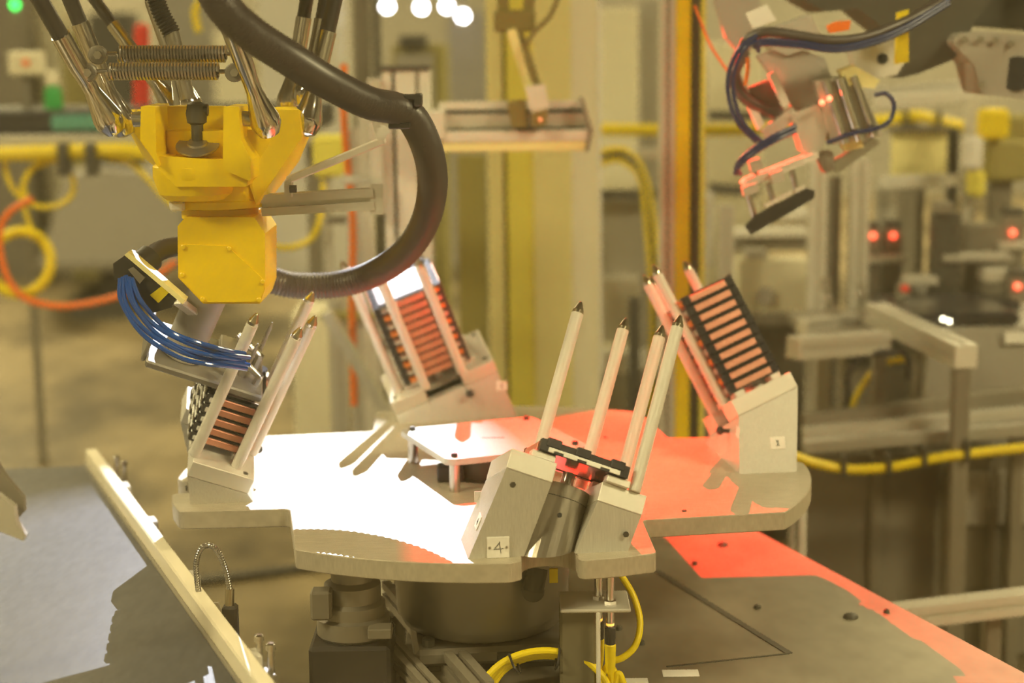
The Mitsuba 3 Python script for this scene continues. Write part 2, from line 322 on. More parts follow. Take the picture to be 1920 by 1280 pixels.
# left block faces in table coordinates of nest 4: outer side face (-f1) and rear face
sideN = np.cross(nf(-.1195, .0745, -.0455) - nf(-.1195, -.057, -.0455), (G1 * -.110 + G2 * -.567) - nf(-.1195, -.057, -.0455)); sideN /= np.linalg.norm(sideN)
if sideN @ G1 > 0: sideN = -sideN
rearN = np.cross(nf(-.0425, .0745, -.0455) - nf(-.1195, .0745, -.0455), (G1 * -.110 + G2 * -.455) - nf(-.1195, .0745, -.0455)); rearN /= np.linalg.norm(rearN)
if rearN @ G2 < 0: rearN = -rearN
frontN = np.cross(nf(-.0425, -.057, -.0455) - nf(-.1195, -.057, -.0455), (G1 * -.110 + G2 * -.567) - nf(-.1195, -.057, -.0455)); frontN /= np.linalg.norm(frontN)
if frontN @ G2 > 0: frontN = -frontN
def on_face(p, q, nrm, base):                        # moves the point p along q until it lies on the face through base
    q = A(q, float); return p + q * (((base - p) @ nrm) / (q @ nrm))
def digits(t, h, bold): 
    m = meshkit.text_mesh(t, h, .0006, bold); b = m.bounds; m.apply_translation((-(b[0][0] + b[1][0]) / 2, -(b[0][1] + b[1][1]) / 2, 0)); return m
four = join(*[xf(box(0, np.hypot(x1 - x0, y1 - y0) + .0008, -.0005, .0005, 0, .0006), M4((x0, y0, 0), ((x1 - x0) / np.hypot(x1 - x0, y1 - y0), (y1 - y0) / np.hypot(x1 - x0, y1 - y0), 0), (-(y1 - y0) / np.hypot(x1 - x0, y1 - y0), (x1 - x0) / np.hypot(x1 - x0, y1 - y0), 0)))
              for x0, y0, x1, y1 in ((.003, .0095, -.0065, -.003), (-.0065, -.003, .0075, -.0022), (.0018, .010, .0042, -.0095))])
NEST = {4: (0, 'aluminium nest numbered 4, nearest the viewer, with four tall bare white posts'), 3: (-90, 'aluminium nest below the yellow robot wrist, at the left of the turntable'),
        1: (90, 'aluminium nest numbered 1 at the right of the turntable, holding ten cells'), 2: (180, 'aluminium nest numbered 2 at the back of the turntable, behind the black hose')}
COUNT = {1: 10, 2: 10, 3: 5, 4: 1}
NK = {}
for n in (4, 3, 1, 2):
    a, text = NEST[n]; R = np.eye(4); R[:3, :3] = rotz(math.radians(a)); W = M4(Z3) @ R
    k = NK[n] = thing('cell_nest', text, 'fixture')
    part(k, 'block', PL['blk_l'], to=W); part(k, 'block', PL['blk_r'], to=W); part(k, 'bridge', PL['back'], to=W)
    part(k, 'cap', PL['cap_l'], to=W); part(k, 'cap', PL['cap_r'], to=W)
    t = part(k, 'lift_tube', PL['cyl'], to=W, label='dark turned steel tube between the two blocks'); part(t, 'groove', PL['groove'], to=W)
    part(k, 'lift_rod', PL['rod'], to=W); part(k, 'lid', PL['lid'], to=W)
    for q in PADS: part(k, 'rest_pad', q, to=W)
    for x, y in POSTS:
        pm = W @ M4(nf(x, y, 0), F1, F2, FU); p = part(k, 'post', PL['post'], to=pm); part(p, 'tip', PL['tip'], to=pm, label='pointed brass tip')
    def tag_plate(fr, w, h, digit, bold, screws):
        m = W @ fr
        pl = part(k, 'number_plate', box(-w / 2, w / 2, -h / 2, h / 2, 0, .0015, .0004), 'm_white', to=m, label=f'white plate with the number {digit}' if digit else 'small white plate')
        if digit: part(pl, 'digit', four if digit == '4' and not bold else digits(digit, h * .42, bold), 'm_ink', smooth=False, to=m @ M4((0, 0, .0014)))
        if screws:
            for s in (-1, 1): part(pl, 'screw', lathe([(.0022, .0015), (.0022, .0026), (.001, .003)], (s * w * .38, 0, 0), n=10), 'm_steel', to=m)
    base_s = G1 * -.110 + G2 * -.567
    ps = on_face(G1 * -.095 + G2 * -.535 + A([0, 0, .052]), G1, sideN, base_s)
    tag_plate(face_frame(ps + sideN * .0002, sideN), .029, .024, str(n), True, False)
    base_f = G1 * -.110 + G2 * -.567
    if n == 4:
        p4 = on_face(G1 * -.062 + G2 * -.60 + A([0, 0, .0185]), G2, frontN, base_f); tag_plate(face_frame(p4 + frontN * .0004, frontN), .036, .036, '4', False, True)
    base_r = G1 * -.110 + G2 * -.455
    pr = on_face(G1 * -.075 + G2 * -.43 + A([0, 0, .073]), G2, rearN, base_r)
    tag_plate(face_frame(pr + rearN * .0002, rearN), .024, .020, '2' if n == 2 else None, True, False)
    pk = on_face(G1 * -.005 + G2 * -.43 + A([0, 0, .060]), G2, rearN, base_r); fr = W @ face_frame(pk, rearN)
    part(k, 'knob', lathe([(.004, 0), (.004, .012), (.007, .014), (.009, .019), (.007, .024), (.003, .026)], n=16), 'm_black', to=fr, label='small round black knob')
    for p, bf in ((nf(-.100, -.057, -.070), base_f), (nf(.105, -.039, -.085), G1 * .063 + G2 * -.567)):
        p = on_face(p, G2, frontN, bf); part(k, 'screw_hole', lathe([(.0048, -.002), (.0048, .0006)], n=14), 'm_dark', to=W @ face_frame(p, frontN))
    part(t, 'port', lathe([(.0038, -.002), (.0038, .0012)], n=12), 'm_ink', to=W @ M4(nf(-.004, .040 - .0468, -.080), F1, FU, -F2))
    for x, y in ((-.105, .055), (-.105, -.045), (.108, .058)):
        part(k, 'cap_screw', lathe([(.005, -.0135), (.005, -.0115)], n=12), 'm_dark', to=W @ M4(NC, F1, F2, FU) @ M4((x, y, 0)))

# ---------------------------------------------------------------- battery cells
HA, HB, TH = .0765, .0565, .0212
cell = {}
ring = box(-HA + .004, HA - .004, -HB + .004, HB - .004, .002, TH - .002)
frame_m = join(box(-HA, HA, -HB, -HB + .012, .0006, TH - .0006, .001), box(-HA, HA, HB - .014, HB - .003, .0006, TH - .0006, .001), box(-HA + .002, -HA + .014, -HB, HB, .0006, TH - .0006, .001), box(HA - .014, HA - .002, -HB, HB, .0006, TH - .0006, .001), ring,
               *[box(x - .012, x + .012, -HB - .003, -HB + .004, .010, TH + .003, .001) for x in (-.055, -.005, .055)])
P_ = lambda m, b, s=30: mikit.ply(m, b, smooth=s)
cell['frame'] = P_(frame_m, 'm_gloss')
cell['pouch'] = P_(box(-HA + .014, HA - .014, -HB + .012, HB - .012, .004, TH - .0008, .002), 'm_pouch')
cell['long_foil'] = P_(box(-.036, .028, HB - .006, HB, .0016, TH - .0022, .002), 'm_copper')
cell['end_foil'] = P_(box(-HA - .0012, -HA + .006, -.040, .040, .0038, TH - .0042, .001), 'm_copper')
cell['end_foil2'] = P_(box(HA - .006, HA + .0012, -.034, .034, .0038, TH - .0042, .001), 'm_copper')
def tab(x): return hull(np.vstack([A([[x - .012, HB - .004, z], [x + .012, HB - .004, z], [x - .009, HB + .004, z + d], [x + .009, HB + .004, z + d]]) for z, d in ((.003, .003), (TH - .003, -.003))]))
cell['tab_a'] = P_(tab(-.058), 'm_orange_tab'); cell['tab_b'] = P_(tab(.052), 'm_silver')
cell['tab_c'] = P_(tab(-.058), 'm_silver'); cell['tab_d'] = P_(tab(.052), 'm_orange_tab')
cell['rail'] = P_(join(*[box(x0, x1, -HB - .0015, -HB + .004, .0015, .0085, .0008) for x0, x1 in ((-.062, -.052), (-.036, -.012), (.004, .028), (.044, .062))], box(-.062, .062, -HB - .001, -HB + .004, .0055, .0095, .0005)), 'm_white')
cell['notch'] = P_(box(-.072, -.050, HA * 0 - HB - .0018, -HB + .002, .002, .010), 'm_silver')
cell['end_tab'] = P_(join(*[box(HA - .004, HA + .002, y - .006, y + .006, .005, .014, .001) for y in (-.044, .044)]), 'm_white')
ORD = ['bottom', 'second from bottom', 'third from bottom', 'fourth from bottom', 'fifth from bottom', 'fifth from top', 'fourth from top', 'third from top', 'second from top', 'top']
for n in (1, 2, 3, 4):
    R = np.eye(4); R[:3, :3] = rotz(math.radians(NEST[n][0])); W = M4(Z3) @ R @ M4(NC, F1, F2, FU)
    for i in range(COUNT[n]):
        m = W @ M4((0, 0, i * TH)); where = {1: 'nest 1 at right', 2: 'nest 2 at back', 3: 'nest under the yellow robot', 4: ''}[n]
        txt = 'single black framed battery cell lying on the nest numbered 4' if n == 4 else f'copper sided battery cell, {(ORD[:4] + ["top"])[i] if n == 3 else ORD[i]} in stack on {where}'
        c = thing('battery_cell', txt, 'battery cell', f'battery cells on nest {n}')
        part(c, 'frame', cell['frame'], to=m); part(c, 'pouch', cell['pouch'], to=m, label='shiny silver pouch')
        part(c, 'long_foil', cell['long_foil'], to=m); part(c, 'end_foil', cell['end_foil'], to=m); part(c, 'end_foil', cell['end_foil2'], to=m)
        part(c, 'terminal_tab', cell['tab_a' if i % 2 else 'tab_c'], to=m); part(c, 'terminal_tab', cell['tab_b' if i % 2 else 'tab_d'], to=m)
        part(c, 'edge_rail', cell['rail'], to=m, label='white edge rail'); part(c, 'end_tab', cell['end_tab'], to=m)

# ---------------------------------------------------------------- more helpers: shapes drawn on an upright plane
def pplate(pxs, Y, dep, b=0.0):
    """A plate in the xz plane at depth Y whose outline is seen at these pixels, dep metres thick."""
    P = [at(x, y, Y) for x, y in pxs]; pg = Polygon([(p[0], p[2]) for p in P])
    if b: pg = pg.buffer(-b, quad_segs=4).buffer(b, quad_segs=4)
    m = trimesh.creation.extrude_polygon(pg, dep, engine='earcut')
    return xf(m, M4((0, Y + dep, 0), (1, 0, 0), (0, 0, 1), (0, -1, 0)))
def pts(rows): return [at(x, y, Y) for x, y, Y in rows]
def bar(p0, p1, w, h, b=.002, side=(0, 0, 1)):       # a straight bar, w wide and h high
    p0, p1 = A(p0, float), A(p1, float); d = p1 - p0; L = np.linalg.norm(d); d /= L
    z = A(side, float) - d * (A(side) @ d); z /= np.linalg.norm(z); y = np.cross(z, d)
    return xf(box(0, L, -w / 2, w / 2, -h / 2, h / 2, b), M4(p0, d, y, z))
W3 = np.eye(4); W3[:3, :3] = rotz(-math.pi / 2); W3 = M4(Z3) @ W3 @ M4(NC, F1, F2, FU)

# ---------------------------------------------------------------- machine base
BZ = -.25
bp = thing('base_plate', 'large worn steel machine base plate under the turntable, reflecting red at right', 'machine base')
bpoly = Polygon([(-.16, -.95), (-.16, .70), (.47, .70), (.63, .27), (.90, -.45), (1.08, -.95)])
part(bp, 'top', up(prism(bpoly, BZ - .03, BZ, .002)), 'm_base')
part(bp, 'body', up(prism(Polygon([(-.10, -.85), (-.10, .6), (.40, .6), (.55, .22), (.80, -.45), (.95, -.85)]), -ZT, BZ - .03)), 'm_dark')
s0, s1, s2 = on(1230, 1070, BZ), on(1480, 1225, BZ), on(1250, 1250, BZ)
part(bp, 'seam', join(bar(s0, s1, .013, .003, 0), bar(s1, s2, .004, .003, 0)), 'm_dark', label='dark joint between the plates')
for px, r in (((1595, 1157), .014), ((1355, 1022), .011), ((1302, 1058), .006), ((1420, 1140), .007), ((1160, 1180), .007), ((1202, 1207), .007), ((1662, 1148), .006)):
    part(bp, 'screw', lathe([(r, -.0005), (r, .002), (r * .8, .006), (r * .4, .008)], on(*px, BZ), n=16), 'm_dark')
for px, w in (((1276, 1262), .062), ((1182, 1278), .060)):
    c = on(*px, BZ); k = single('rating_label', box(c[0] - w / 2, c[0] + w / 2, c[1] - .016, c[1] + .016, c[2], c[2] + .001, .0003), 'm_white', f'small white metal label on the base plate, {"right one" if w > .061 else "left one beside yellow cable"}', 'label')

# sensor bracket with two barrel sensors
x0, x1 = at(1050, 1180, -.52)[0], at(1118, 1180, -.52)[0]
fz = -.105
br = thing('sensor_bracket', 'olive grey bent steel sensor bracket standing before the drive, below nest 4', 'bracket')
part(br, 'upright', up(box(x0, x1, -.52, -.46, BZ - .0, fz, .004)), 'm_bracket')
fx = at(1180, 1130, -.50)[0]
part(br, 'flange', up(box(x0, fx, -.54, -.44, fz, fz + .006, .002)), 'm_alu')
part(br, 'lip', up(box(x1 - .001, x1 + .006, -.54, -.53, BZ, fz + .002, .002)), 'm_alu_pale')
for i, (px, Y) in enumerate(((1144, -.51), (1122, -.485))):
    p = at(px, 1110, Y); k = thing('proximity_sensor', f'chrome barrel sensor with yellow cable in the bracket, {["nearer right", "farther left"][i]} of the two', 'sensor')
    part(k, 'barrel', up(lathe([(.0065, fz - .035), (.0065, -.045), (.006, -.038)], (p[0], p[1], 0), n=18)), 'm_chrome')
    part(k, 'nut', up(lathe([(.011, fz + .006), (.011, fz + .012)], (p[0], p[1], 0), n=6)), 'm_chrome', smooth=False)
    part(k, 'nut', up(lathe([(.011, fz - .006), (.011, fz)], (p[0], p[1], 0), n=6)), 'm_chrome', smooth=False)
    part(k, 'connector', up(lathe([(.008, fz - .065), (.009, fz - .05), (.009, fz - .035), (.007, fz - .033)], (p[0], p[1], 0), n=16)), 'm_black')
    part(k, 'indicator', up(lathe([(.0067, fz - .031), (.0067, fz - .027)], (p[0], p[1], 0), n=12)), 'm_white', emitter=glow((1, .35, .02), 2.0), label='glowing amber indicator')
    part(k, 'boot', up(lathe([(.0055, fz - .115), (.0085, fz - .10), (.0095, fz - .065), (.008, fz - .063)], (p[0], p[1], 0), n=16)), 'm_cable')
    q = A([p[0], p[1], ZT + fz - .113])
    rows = [q, q + (.004, 0, -.03), at(1160, 1262, Y), at(1176, 1300, Y)] if i == 0 else [q, q + (.002, .0, -.02), at(1142, 1246, Y), at(1160, 1275, Y), at(1172, 1305, Y + .02)]
    part(k, 'cable', tube(rows, .0055), 'm_cable')
single('sensor_cable', tube(pts([(1165, 1078, -.40), (1188, 1118, -.42), (1200, 1165, -.44), (1192, 1208, -.46), (1168, 1232, -.47), (1140, 1240, -.47)]), .0058), 'm_cable', 'yellow cable looping down at the right of the sensor bracket', 'cable')
cl = thing('cable_coil', 'coil of yellow cable with black ties lying beside the sensor bracket', 'cable')
cc = at(1022, 1312, -.53)
for i in range(4):
    t = np.linspace(0, 2 * math.pi, 60); rx, rz = .108 - .007 * i, .078 - .0065 * i
    part(cl, 'loop', sweep(np.stack([cc[0] + rx * np.cos(t), cc[1] + .01 * i + .02 * np.sin(t), cc[2] + rz * np.sin(t)], 1), .0062, 10), 'm_cable')
for t in (2.1, 1.35):
    c = cc + A([.098 * math.cos(t), .015, .068 * math.sin(t)]); part(cl, 'tie', tube([c + A([math.cos(t) * r * 1.0, y, math.sin(t) * r]) for r, y in ((.018, 0), (.0, -.022), (-.018, 0), (.0, .03), (.018, 0))], .0022, 6, 6), 'm_black')
# motor and rails at the left of the drive
mo = thing('drive_motor', 'grey cylindrical motor head on a dark square body under the turntable at left', 'motor')
mc = at(662, 1140, -.42)
part(mo, 'head', lathe([(.058, -.045), (.062, -.04), (.062, -.012), (.055, -.008), (.055, .012), (.048, .018), (.048, .045), (.036, .052), (.036, .075)], mc, n=36), 'm_drive')
part(mo, 'body', box(mc[0] - .070, mc[0] + .066, mc[1] - .07, mc[1] + .07, .22, mc[2] - .045, .006), 'm_black')
part(mo, 'clamp', box(mc[0] + .03, mc[0] + .07, mc[1] - .075, mc[1] - .04, mc[2] - .03, mc[2] - .012, .002), 'm_mid')
part(mo, 'clamp', box(mc[0] - .065, mc[0] - .03, mc[1] - .065, mc[1] - .03, mc[2] + .0, mc[2] + .05, .004), 'm_mid')
part(mo, 'foot', box(mc[0] - .11, mc[0] + .11, mc[1] - .1, mc[1] + .1, 0, .22, .006), 'm_dark')
fr = thing('support_frame', 'dim aluminium profile frame rails below the turntable at left of the drive', 'frame')
for a, b, w in (((735, 1105, -.05), (905, 1300, -.56), .040), ((712, 1190, -.30), (840, 1330, -.60), .030), ((742, 1150, .1), (742, 1330, .1), .04)):
    part(fr, 'profile', tslot(at(*a), at(*b), w, (0, 0, 1) if a[0] != b[0] else (1, 0, 0)), 'm_mid', smooth=False)
part(fr, 'leg', box(-.30, -.22, .05, .13, 0, .55, .004), 'm_mid')
part(fr, 'leg', box(-.22, -.16, -.45, -.40, 0, .52, .004), 'm_mid')

# ---------------------------------------------------------------- left sheet conveyor
SZ = -.115
sh = thing('outfeed_chute', 'grey sheet metal outfeed chute with a pale side rail at lower left', 'chute')
sp = [on(-260, 890, SZ), on(172, 872, SZ), on(478, 1300, SZ), on(560, 1420, SZ), on(-260, 1420, SZ)]
part(sh, 'sheet', up(prism(Polygon([(p[0], p[1]) for p in sp]), SZ - .012, SZ)), 'm_sheet')
ra, rb = on(172, 868, SZ), on(560, 1402, SZ)
part(sh, 'rail', bar(ra + A([0, 0, .010]), rb + A([0, 0, .010]), .026, .046, .003), 'm_rail', label='pale cream side rail')
d_ = (rb - ra) / np.linalg.norm(rb - ra); nrm_ = A([-d_[1], d_[0], 0]) 
if nrm_[0] < 0: nrm_ = -nrm_
part(sh, 'edge_strip', bar(ra + nrm_ * -.017 + A([0, 0, .001]), rb + nrm_ * -.017 + A([0, 0, .001]), .007, .004, .001), 'm_mid')
for s in (.16, .33, .55, .80):
    p = ra + (rb - ra) * s; part(sh, 'rail_block', bar(p + nrm_ * .024 - d_ * .02, p + nrm_ * .024 + d_ * .02, .022, .03, .002), 'm_alu_pale')
for x, y in ((-1.15, .3), (-.60, -.55), (-1.1, -.75)):
    part(sh, 'leg', box(x - .03, x + .03, y - .03, y + .03, 0, ZT + SZ - .012, .003), 'm_mid')
for i, s in enumerate((.075, .80)):
    p = ra + (rb - ra) * s + nrm_ * .035
    k = thing('clamp_screw', f'pair of bright steel clamp screws beside the pale rail, {["far", "near"][i]} end', 'screw')
    part(k, 'screw', lathe([(.005, -.02), (.005, .030), (.0075, .031), (.0075, .040), (.005, .042)], p, n=12), 'm_chrome'); part(k, 'screw', lathe([(.005, -.02), (.005, .022), (.0075, .023), (.0075, .032), (.005, .034)], p + d_ * .022 + nrm_ * .012, n=12), 'm_chrome')
    part(k, 'base', bar(p - d_ * .02 + A([0, 0, -.02]), p + d_ * .045 + A([0, 0, -.02]), .03, .02, .002), 'm_mid')
gs = thing('fiber_sensor', 'black optical sensor with an arched silver gooseneck conduit beside the pale rail', 'sensor')
Yg = -.47
part(gs, 'conduit', corrugated(pts([(378, 1150, Yg), (370, 1090, Yg), (368, 1055, Yg), (379, 1026, Yg), (402, 1026, Yg), (421, 1060, Yg), (432, 1108, Yg)]), .0052, .0042, .16, 12), 'm_steel')
part(gs, 'ferrule', cyl(at(431, 1103, Yg), at(430, 1150, Yg), .0075, n=14), 'm_brass')
part(gs, 'body', slab(417, 1138, 445, 1235, Yg - .012, .026), 'm_black'); part(gs, 'mount', pplate([(400, 1130), (409, 1130), (420, 1158), (425, 1250), (405, 1250)], Yg + .02, .006), 'm_alu_pale')
part(gs, 'foot', slab(392, 1235, 452, 1262, Yg - .015, .05), 'm_mid')
lb = thing('grip_bracket', 'angular grey bracket with two pointed plates at the left edge, above the chute', 'bracket')
part(lb, 'plate', pplate([(-90, 830), (-5, 868), (10, 893), (44, 933), (46, 958), (30, 976), (-90, 905)], -.78, .012), 'm_mid')
part(lb, 'plate', pplate([(-90, 905), (-6, 926), (27, 951), (30, 980), (47, 1004), (44, 1014), (-90, 960)], -.81, .016), 'm_alu')
part(lb, 'stand', box(at(-75, 900, -.78)[0] - .02, at(-75, 900, -.78)[0] + .02, -.80, -.76, ZT + SZ, at(-75, 860, -.78)[2], .003), 'm_mid')

# ---------------------------------------------------------------- delta robot over nest 3
dr_ = thing('delta_robot', 'yellow delta robot wrist with paired silver arms and springs above the left nest', 'robot')
YW = -.33
wr = part(dr_, 'wrist', pplate([(333, 424), (347, 407), (476, 407), (497, 438), (497, 542), (488, 569), (381, 569), (334, 520)], YW, .15, .002), 'm_yellow')
cvp = part(dr_, 'wrist_cover', pplate([(336, 458), (426, 461), (494, 524), (494, 543), (486, 566), (383, 566), (337, 520)], YW - .004, .005, .001), 'm_yellow')
for px in ((342, 515), (430, 466), (493, 528), (486, 562), (380, 561), (344, 463)):
    part(cvp, 'screw', lathe([(.0045, 0), (.0045, .003), (.003, .004)], n=10), 'm_yellow', to=M4(at(*px, YW - .004), (1, 0, 0), (0, 0, 1), (0, -1, 0)))
ax = at(413, 395, -.25)
def zz(py): return at(413, py, -.25)[2]
AXP = (ax[0], ax[1], 0)
part(dr_, 'flange', lathe([(.062, zz(409)), (.066, zz(406)), (.066, zz(388)), (.062, zz(386))], AXP, n=40), 'm_yellow')
part(dr_, 'flange_seal', lathe([(.064, zz(412)), (.064, zz(405))], AXP, n=40), 'm_dark')
part(dr_, 'lower_body', lathe([(.076, zz(387)), (.083, zz(385)), (.083, zz(372)), (.081, zz(370)), (.083, zz(330)), (.092, zz(290)), (.10, zz(262)), (.10, zz(240)), (.07, zz(238))], AXP, n=48), 'm_yellow', smooth=40)
for i in range(8):
    t = i * math.pi / 4 + .3; part(dr_, 'flange_bolt', lathe([(.005, zz(386)), (.005, zz(379))], (ax[0] + .069 * math.cos(t), ax[1] + .069 * math.sin(t), 0), n=8), 'm_yellow')
Yf = -.40
front = [pplate([(264, 199), (291, 199), (293, 285), (300, 318), (318, 332), (300, 322), (284, 292), (263, 262)], Yf, .12, .002),
         pplate([(419, 200), (447, 200), (452, 260), (470, 300), (470, 340), (418, 318)], Yf, .12, .002),
         pplate([(284, 292), (420, 300), (470, 318), (462, 350), (330, 350), (302, 322)], Yf + .015, .09, .002),
         pplate([(290, 199), (420, 199), (420, 300), (290, 300)], Yf + .105, .02)]
pr_ = [at(x, y, -.31) for x, y in ((447, 204), (450, 250), (462, 330), (480, 383))] + [at(x, y, -.14) for x, y in ((552, 199), (580, 213), (580, 256), (561, 302), (520, 350), (497, 383))] + [at(x, y, -.24) for x, y in ((560, 206), (566, 258), (540, 310), (500, 383))]
lft = [at(x, y, -.10) for x, y in ((246, 205), (244, 250), (270, 296), (330, 345), (400, 205), (400, 345))] + [at(x, y, -.22) for x, y in ((258, 205), (252, 250), (290, 300), (340, 345))]
part(dr_, 'carrier', join(*front, hull(pr_), hull(lft)), 'm_yellow', smooth=25, label='three lobed yellow casting with an open pocket')
part(dr_, 'boss', lathe([(.050, -.060), (.062, -.050), (.071, -.022), (.071, -.004), (.066, .0)], at(366, 306, Yf + .085), (0, 0, 1), n=40), 'm_yellow')
part(dr_, 'pocket_disc', lathe([(.034, 0), (.036, .002), (.036, .005), (.018, .007), (.016, .010), (.006, .011)], at(371, 276, Yf + .05), (0, -.42, .9), n=32), 'm_tube', label='dark metal disc in the pocket')
part(dr_, 'drive_joint', join(lathe([(.010, 0), (.010, .03), (.016, .034), (.018, .05), (.014, .064), (.008, .068)], at(371, 268, Yf + .055), (0, 0, 1), n=24), cyl(at(352, 206, Yf + .055), at(390, 206, Yf + .055), .010, n=16)), 'm_dark')
part(dr_, 'fitting', join(slab(318, 379, 345, 396, -.33, .03, .003), cyl(at(318, 384, -.32), at(330, 384, -.32), .006, n=10)), 'm_alu_pale')
CH = 'm_chrome'
def arm(j, mid, top, Yj, Yt, r=.0160, k=1.35, name='arm'):
    """An arm rod: joint end, silver sleeve up to mid, dark tube beyond, both on one line from the joint to top."""
    P0, P2 = at(*j, Yj), at(*top, Yt); f = (mid[1] - j[1]) / (top[1] - j[1]); P1 = P0 + (P2 - P0) * f; d = P2 - P0; L = np.linalg.norm(d); u = d / L
    a = part(dr_, name, lathe([(.010, -.028), (.018, -.024), (.0255, -.008), (.0255, .004), (.020, .026), (.0135, .055), (.0135, .075), (r, .105), (r, f * L)], P0, d, n=24), CH, label='polished silver arm sleeve')
    part(a, 'tube', cyl(P1, P0 + d * k, r * .86, n=20), 'm_rod', label='dark tube')
    return P0, u
arm((203, 222), (112, 64), (75, 0), -.36, -.46)
arm((497, 226), (430, 46), (411, -5), -.36, -.46)
arm((226, 226), (150, 42), (132, 0), -.22, -.26, .0155)
arm((330, 205), (205, 45), (178, 0), -.08, -.05, .0125)
arm((352, 195), (283, 0), (262, -60), -.10, -.08, .0125)
arm((577, 225), (612, 60), (632, -20), -.20, -.16)
arm((545, 190), (555, 32), (578, -20), -.06, -.06, .0145)
arm((578, 175), (600, 36), (612, -20), -.12, -.10, .0125)
sh_ = part(dr_, 'centre_shaft', cyl(at(352, 185, -.24), at(322, 60, -.24), .013, n=18), 'm_steel'); part(sh_, 'bellows', corrugated([at(322, 62, -.24), at(300, 20, -.24), at(282, -40, -.24)], .0165, .006, .2, 16), 'm_black')
for j, e in (((250, 224), (275, 222)), ((448, 222), (497, 224)), ((560, 222), (583, 224))):
    part(dr_, 'ball_stud', cyl(at(*j, -.36 if j[0] < 500 else -.20), at(*e, -.36 if j[0] < 500 else -.20), .0125, n=16), 'm_steel')
for y0, Ys in ((134, -.40), (101, -.37)):
    xa, xb = (203, 410) if y0 > 120 else (222, 425)
    s = part(dr_, 'spring', coil(at(xa, y0, Ys), at(xb, y0, Ys), .0125, 34), 'm_steel', label='horizontal coil spring between the arms')
    part(s, 'core', cyl(at(xa, y0, Ys), at(xb, y0, Ys), .0095, n=14), 'm_dark')
    for e, o in ((xa, -38), (xb, 30)):
        part(s, 'hook', cyl(at(e, y0, Ys), at(e + o, y0, Ys), .0035, n=8), 'm_steel')
        part(s, 'eye_bolt', lathe([(.013, -.007), (.0155, -.005), (.0155, .005), (.013, .007)], at(e + o, y0 + 2, Ys), (0, 1, 0), n=20), 'm_tool'); part(s, 'bolt_head', lathe([(.007, 0), (.007, .006)], at(e + o, y0 + 2, Ys - .008), (0, -1, 0), n=6), 'm_steel', smooth=False)
pb = at(330, -260, -.2)
part(dr_, 'base', lathe([(.26, pb[2] - .05), (.30, pb[2]), (.30, pb[2] + .14), (.22, pb[2] + .2)], (pb[0] - .1, pb[1] - .05, 0), n=40), 'm_yellow')
part(dr_, 'mast', cyl((pb[0] - .1, pb[1] - .05, pb[2] + .18), (pb[0] - .1, pb[1] - .05, 6.0), .10), 'm_grey')
# hose carrier
hb = thing('hose_carrier', 'bent silver sheet bracket with profile arm holding the black hose beside the robot', 'bracket')
part(hb, 'strut', bar(at(540, 337, -.30), at(722, 262, -.30), .03, .013, .002, (0, 0, 1)), 'm_alu_pale')
part(hb, 'angle', pplate([(533, 340), (546, 334), (546, 370), (533, 372)], -.315, .03), 'm_alu'); part(hb, 'bolt', cyl(at(543, 354, -.33), at(556, 354, -.33), .007, n=6), 'm_dark')
part(hb, 'profile', tslot(at(492, 384, -.27), at(702, 372, -.27), .036, (0, 0, 1)), 'm_alu', smooth=False)
part(hb, 'plate', pplate([(688, 190), (735, 190), (735, 240), (720, 262), (706, 262), (700, 240)], -.33, .008), 'm_alu_pale')
part(hb, 'end_plate', pplate([(694, 345), (718, 345), (718, 402), (694, 402)], -.285, .01), 'm_alu')
part(hb, 'clamp', join(slab(726, 178, 790, 188, -.44, .05, .002), slab(728, 230, 770, 242, -.44, .05, .002), slab(776, 176, 790, 200, -.44, .05, .002)), 'm_black', label='black hose clamp')
part(hb, 'post', bar(at(730, 210, -.40), at(715, 215, -.32), .02, .02), 'm_alu')
ho = thing('corrugated_hose', 'thick black corrugated hose looping from above down behind the robot wrist', 'hose')
hp = pts([(380, -60, -.78), (418, 12, -.74), (470, 62, -.70), (540, 108, -.64), (610, 152, -.56), (690, 192, -.48), (744, 204, -.43), (776, 226, -.39), (803, 285, -.32), (811, 350, -.23), (797, 415, -.12), (762, 470, -.03), (710, 508, .035), (650, 530, .06), (590, 536, .065), (530, 531, .06), (460, 505, .03), (410, 480, -.06)])
part(ho, 'tube', corrugated(hp, .0265, .0075, .11, 24), 'm_hose')
single('cable_hose', corrugated(pts([(405, 478, -.14), (360, 462, -.15), (330, 462, -.18), (300, 470, -.24), (278, 486, -.29)]), .0175, .0058, .16, 20), 'm_hose', 'short black corrugated hose entering the connector left of the wrist', 'hose')
# ---------------------------------------------------------------- gripper
gp = thing('vacuum_gripper', 'grey aluminium vacuum gripper plate with cylinder and fittings over the left cell stack', 'gripper')
g3 = lambda m: xf(m, W3)
HG = 5 * TH + .013
part(gp, 'plate', g3(box(-.070, .080, -.178, .036, HG, HG + .014, .003)), 'm_tool')
part(gp, 'side_plate', g3(box(-.06, .06, -.185, -.178, HG - .002, HG + .05, .002)), 'm_tool')
part(gp, 'base_ring', g3(lathe([(.040, HG + .014), (.042, HG + .016), (.042, HG + .026), (.039, HG + .028)], (.012, -.115, 0), n=36)), 'm_alu')
part(gp, 'cylinder', g3(lathe([(.035, HG + .028), (.035, HG + .16)], (.012, -.115, 0), n=36)), 'm_grey')
part(gp, 'top_ring', g3(lathe([(.037, HG + .16), (.037, HG + .18)], (.012, -.115, 0), n=36)), 'm_alu')
part(gp, 'neck', cyl((W3 @ A([.012, -.115, HG + .17, 1]))[:3], at(415, 545, -.25), .03), 'm_mid')
for x, y in ((-.05, -.04), (.05, -.04), (-.05, .02), (.05, .02)):
    c = part(gp, 'suction_cup', g3(lathe([(.013, HG - .0125), (.008, HG - .006), (.008, HG)], (x, y, 0), n=16)), 'm_black')
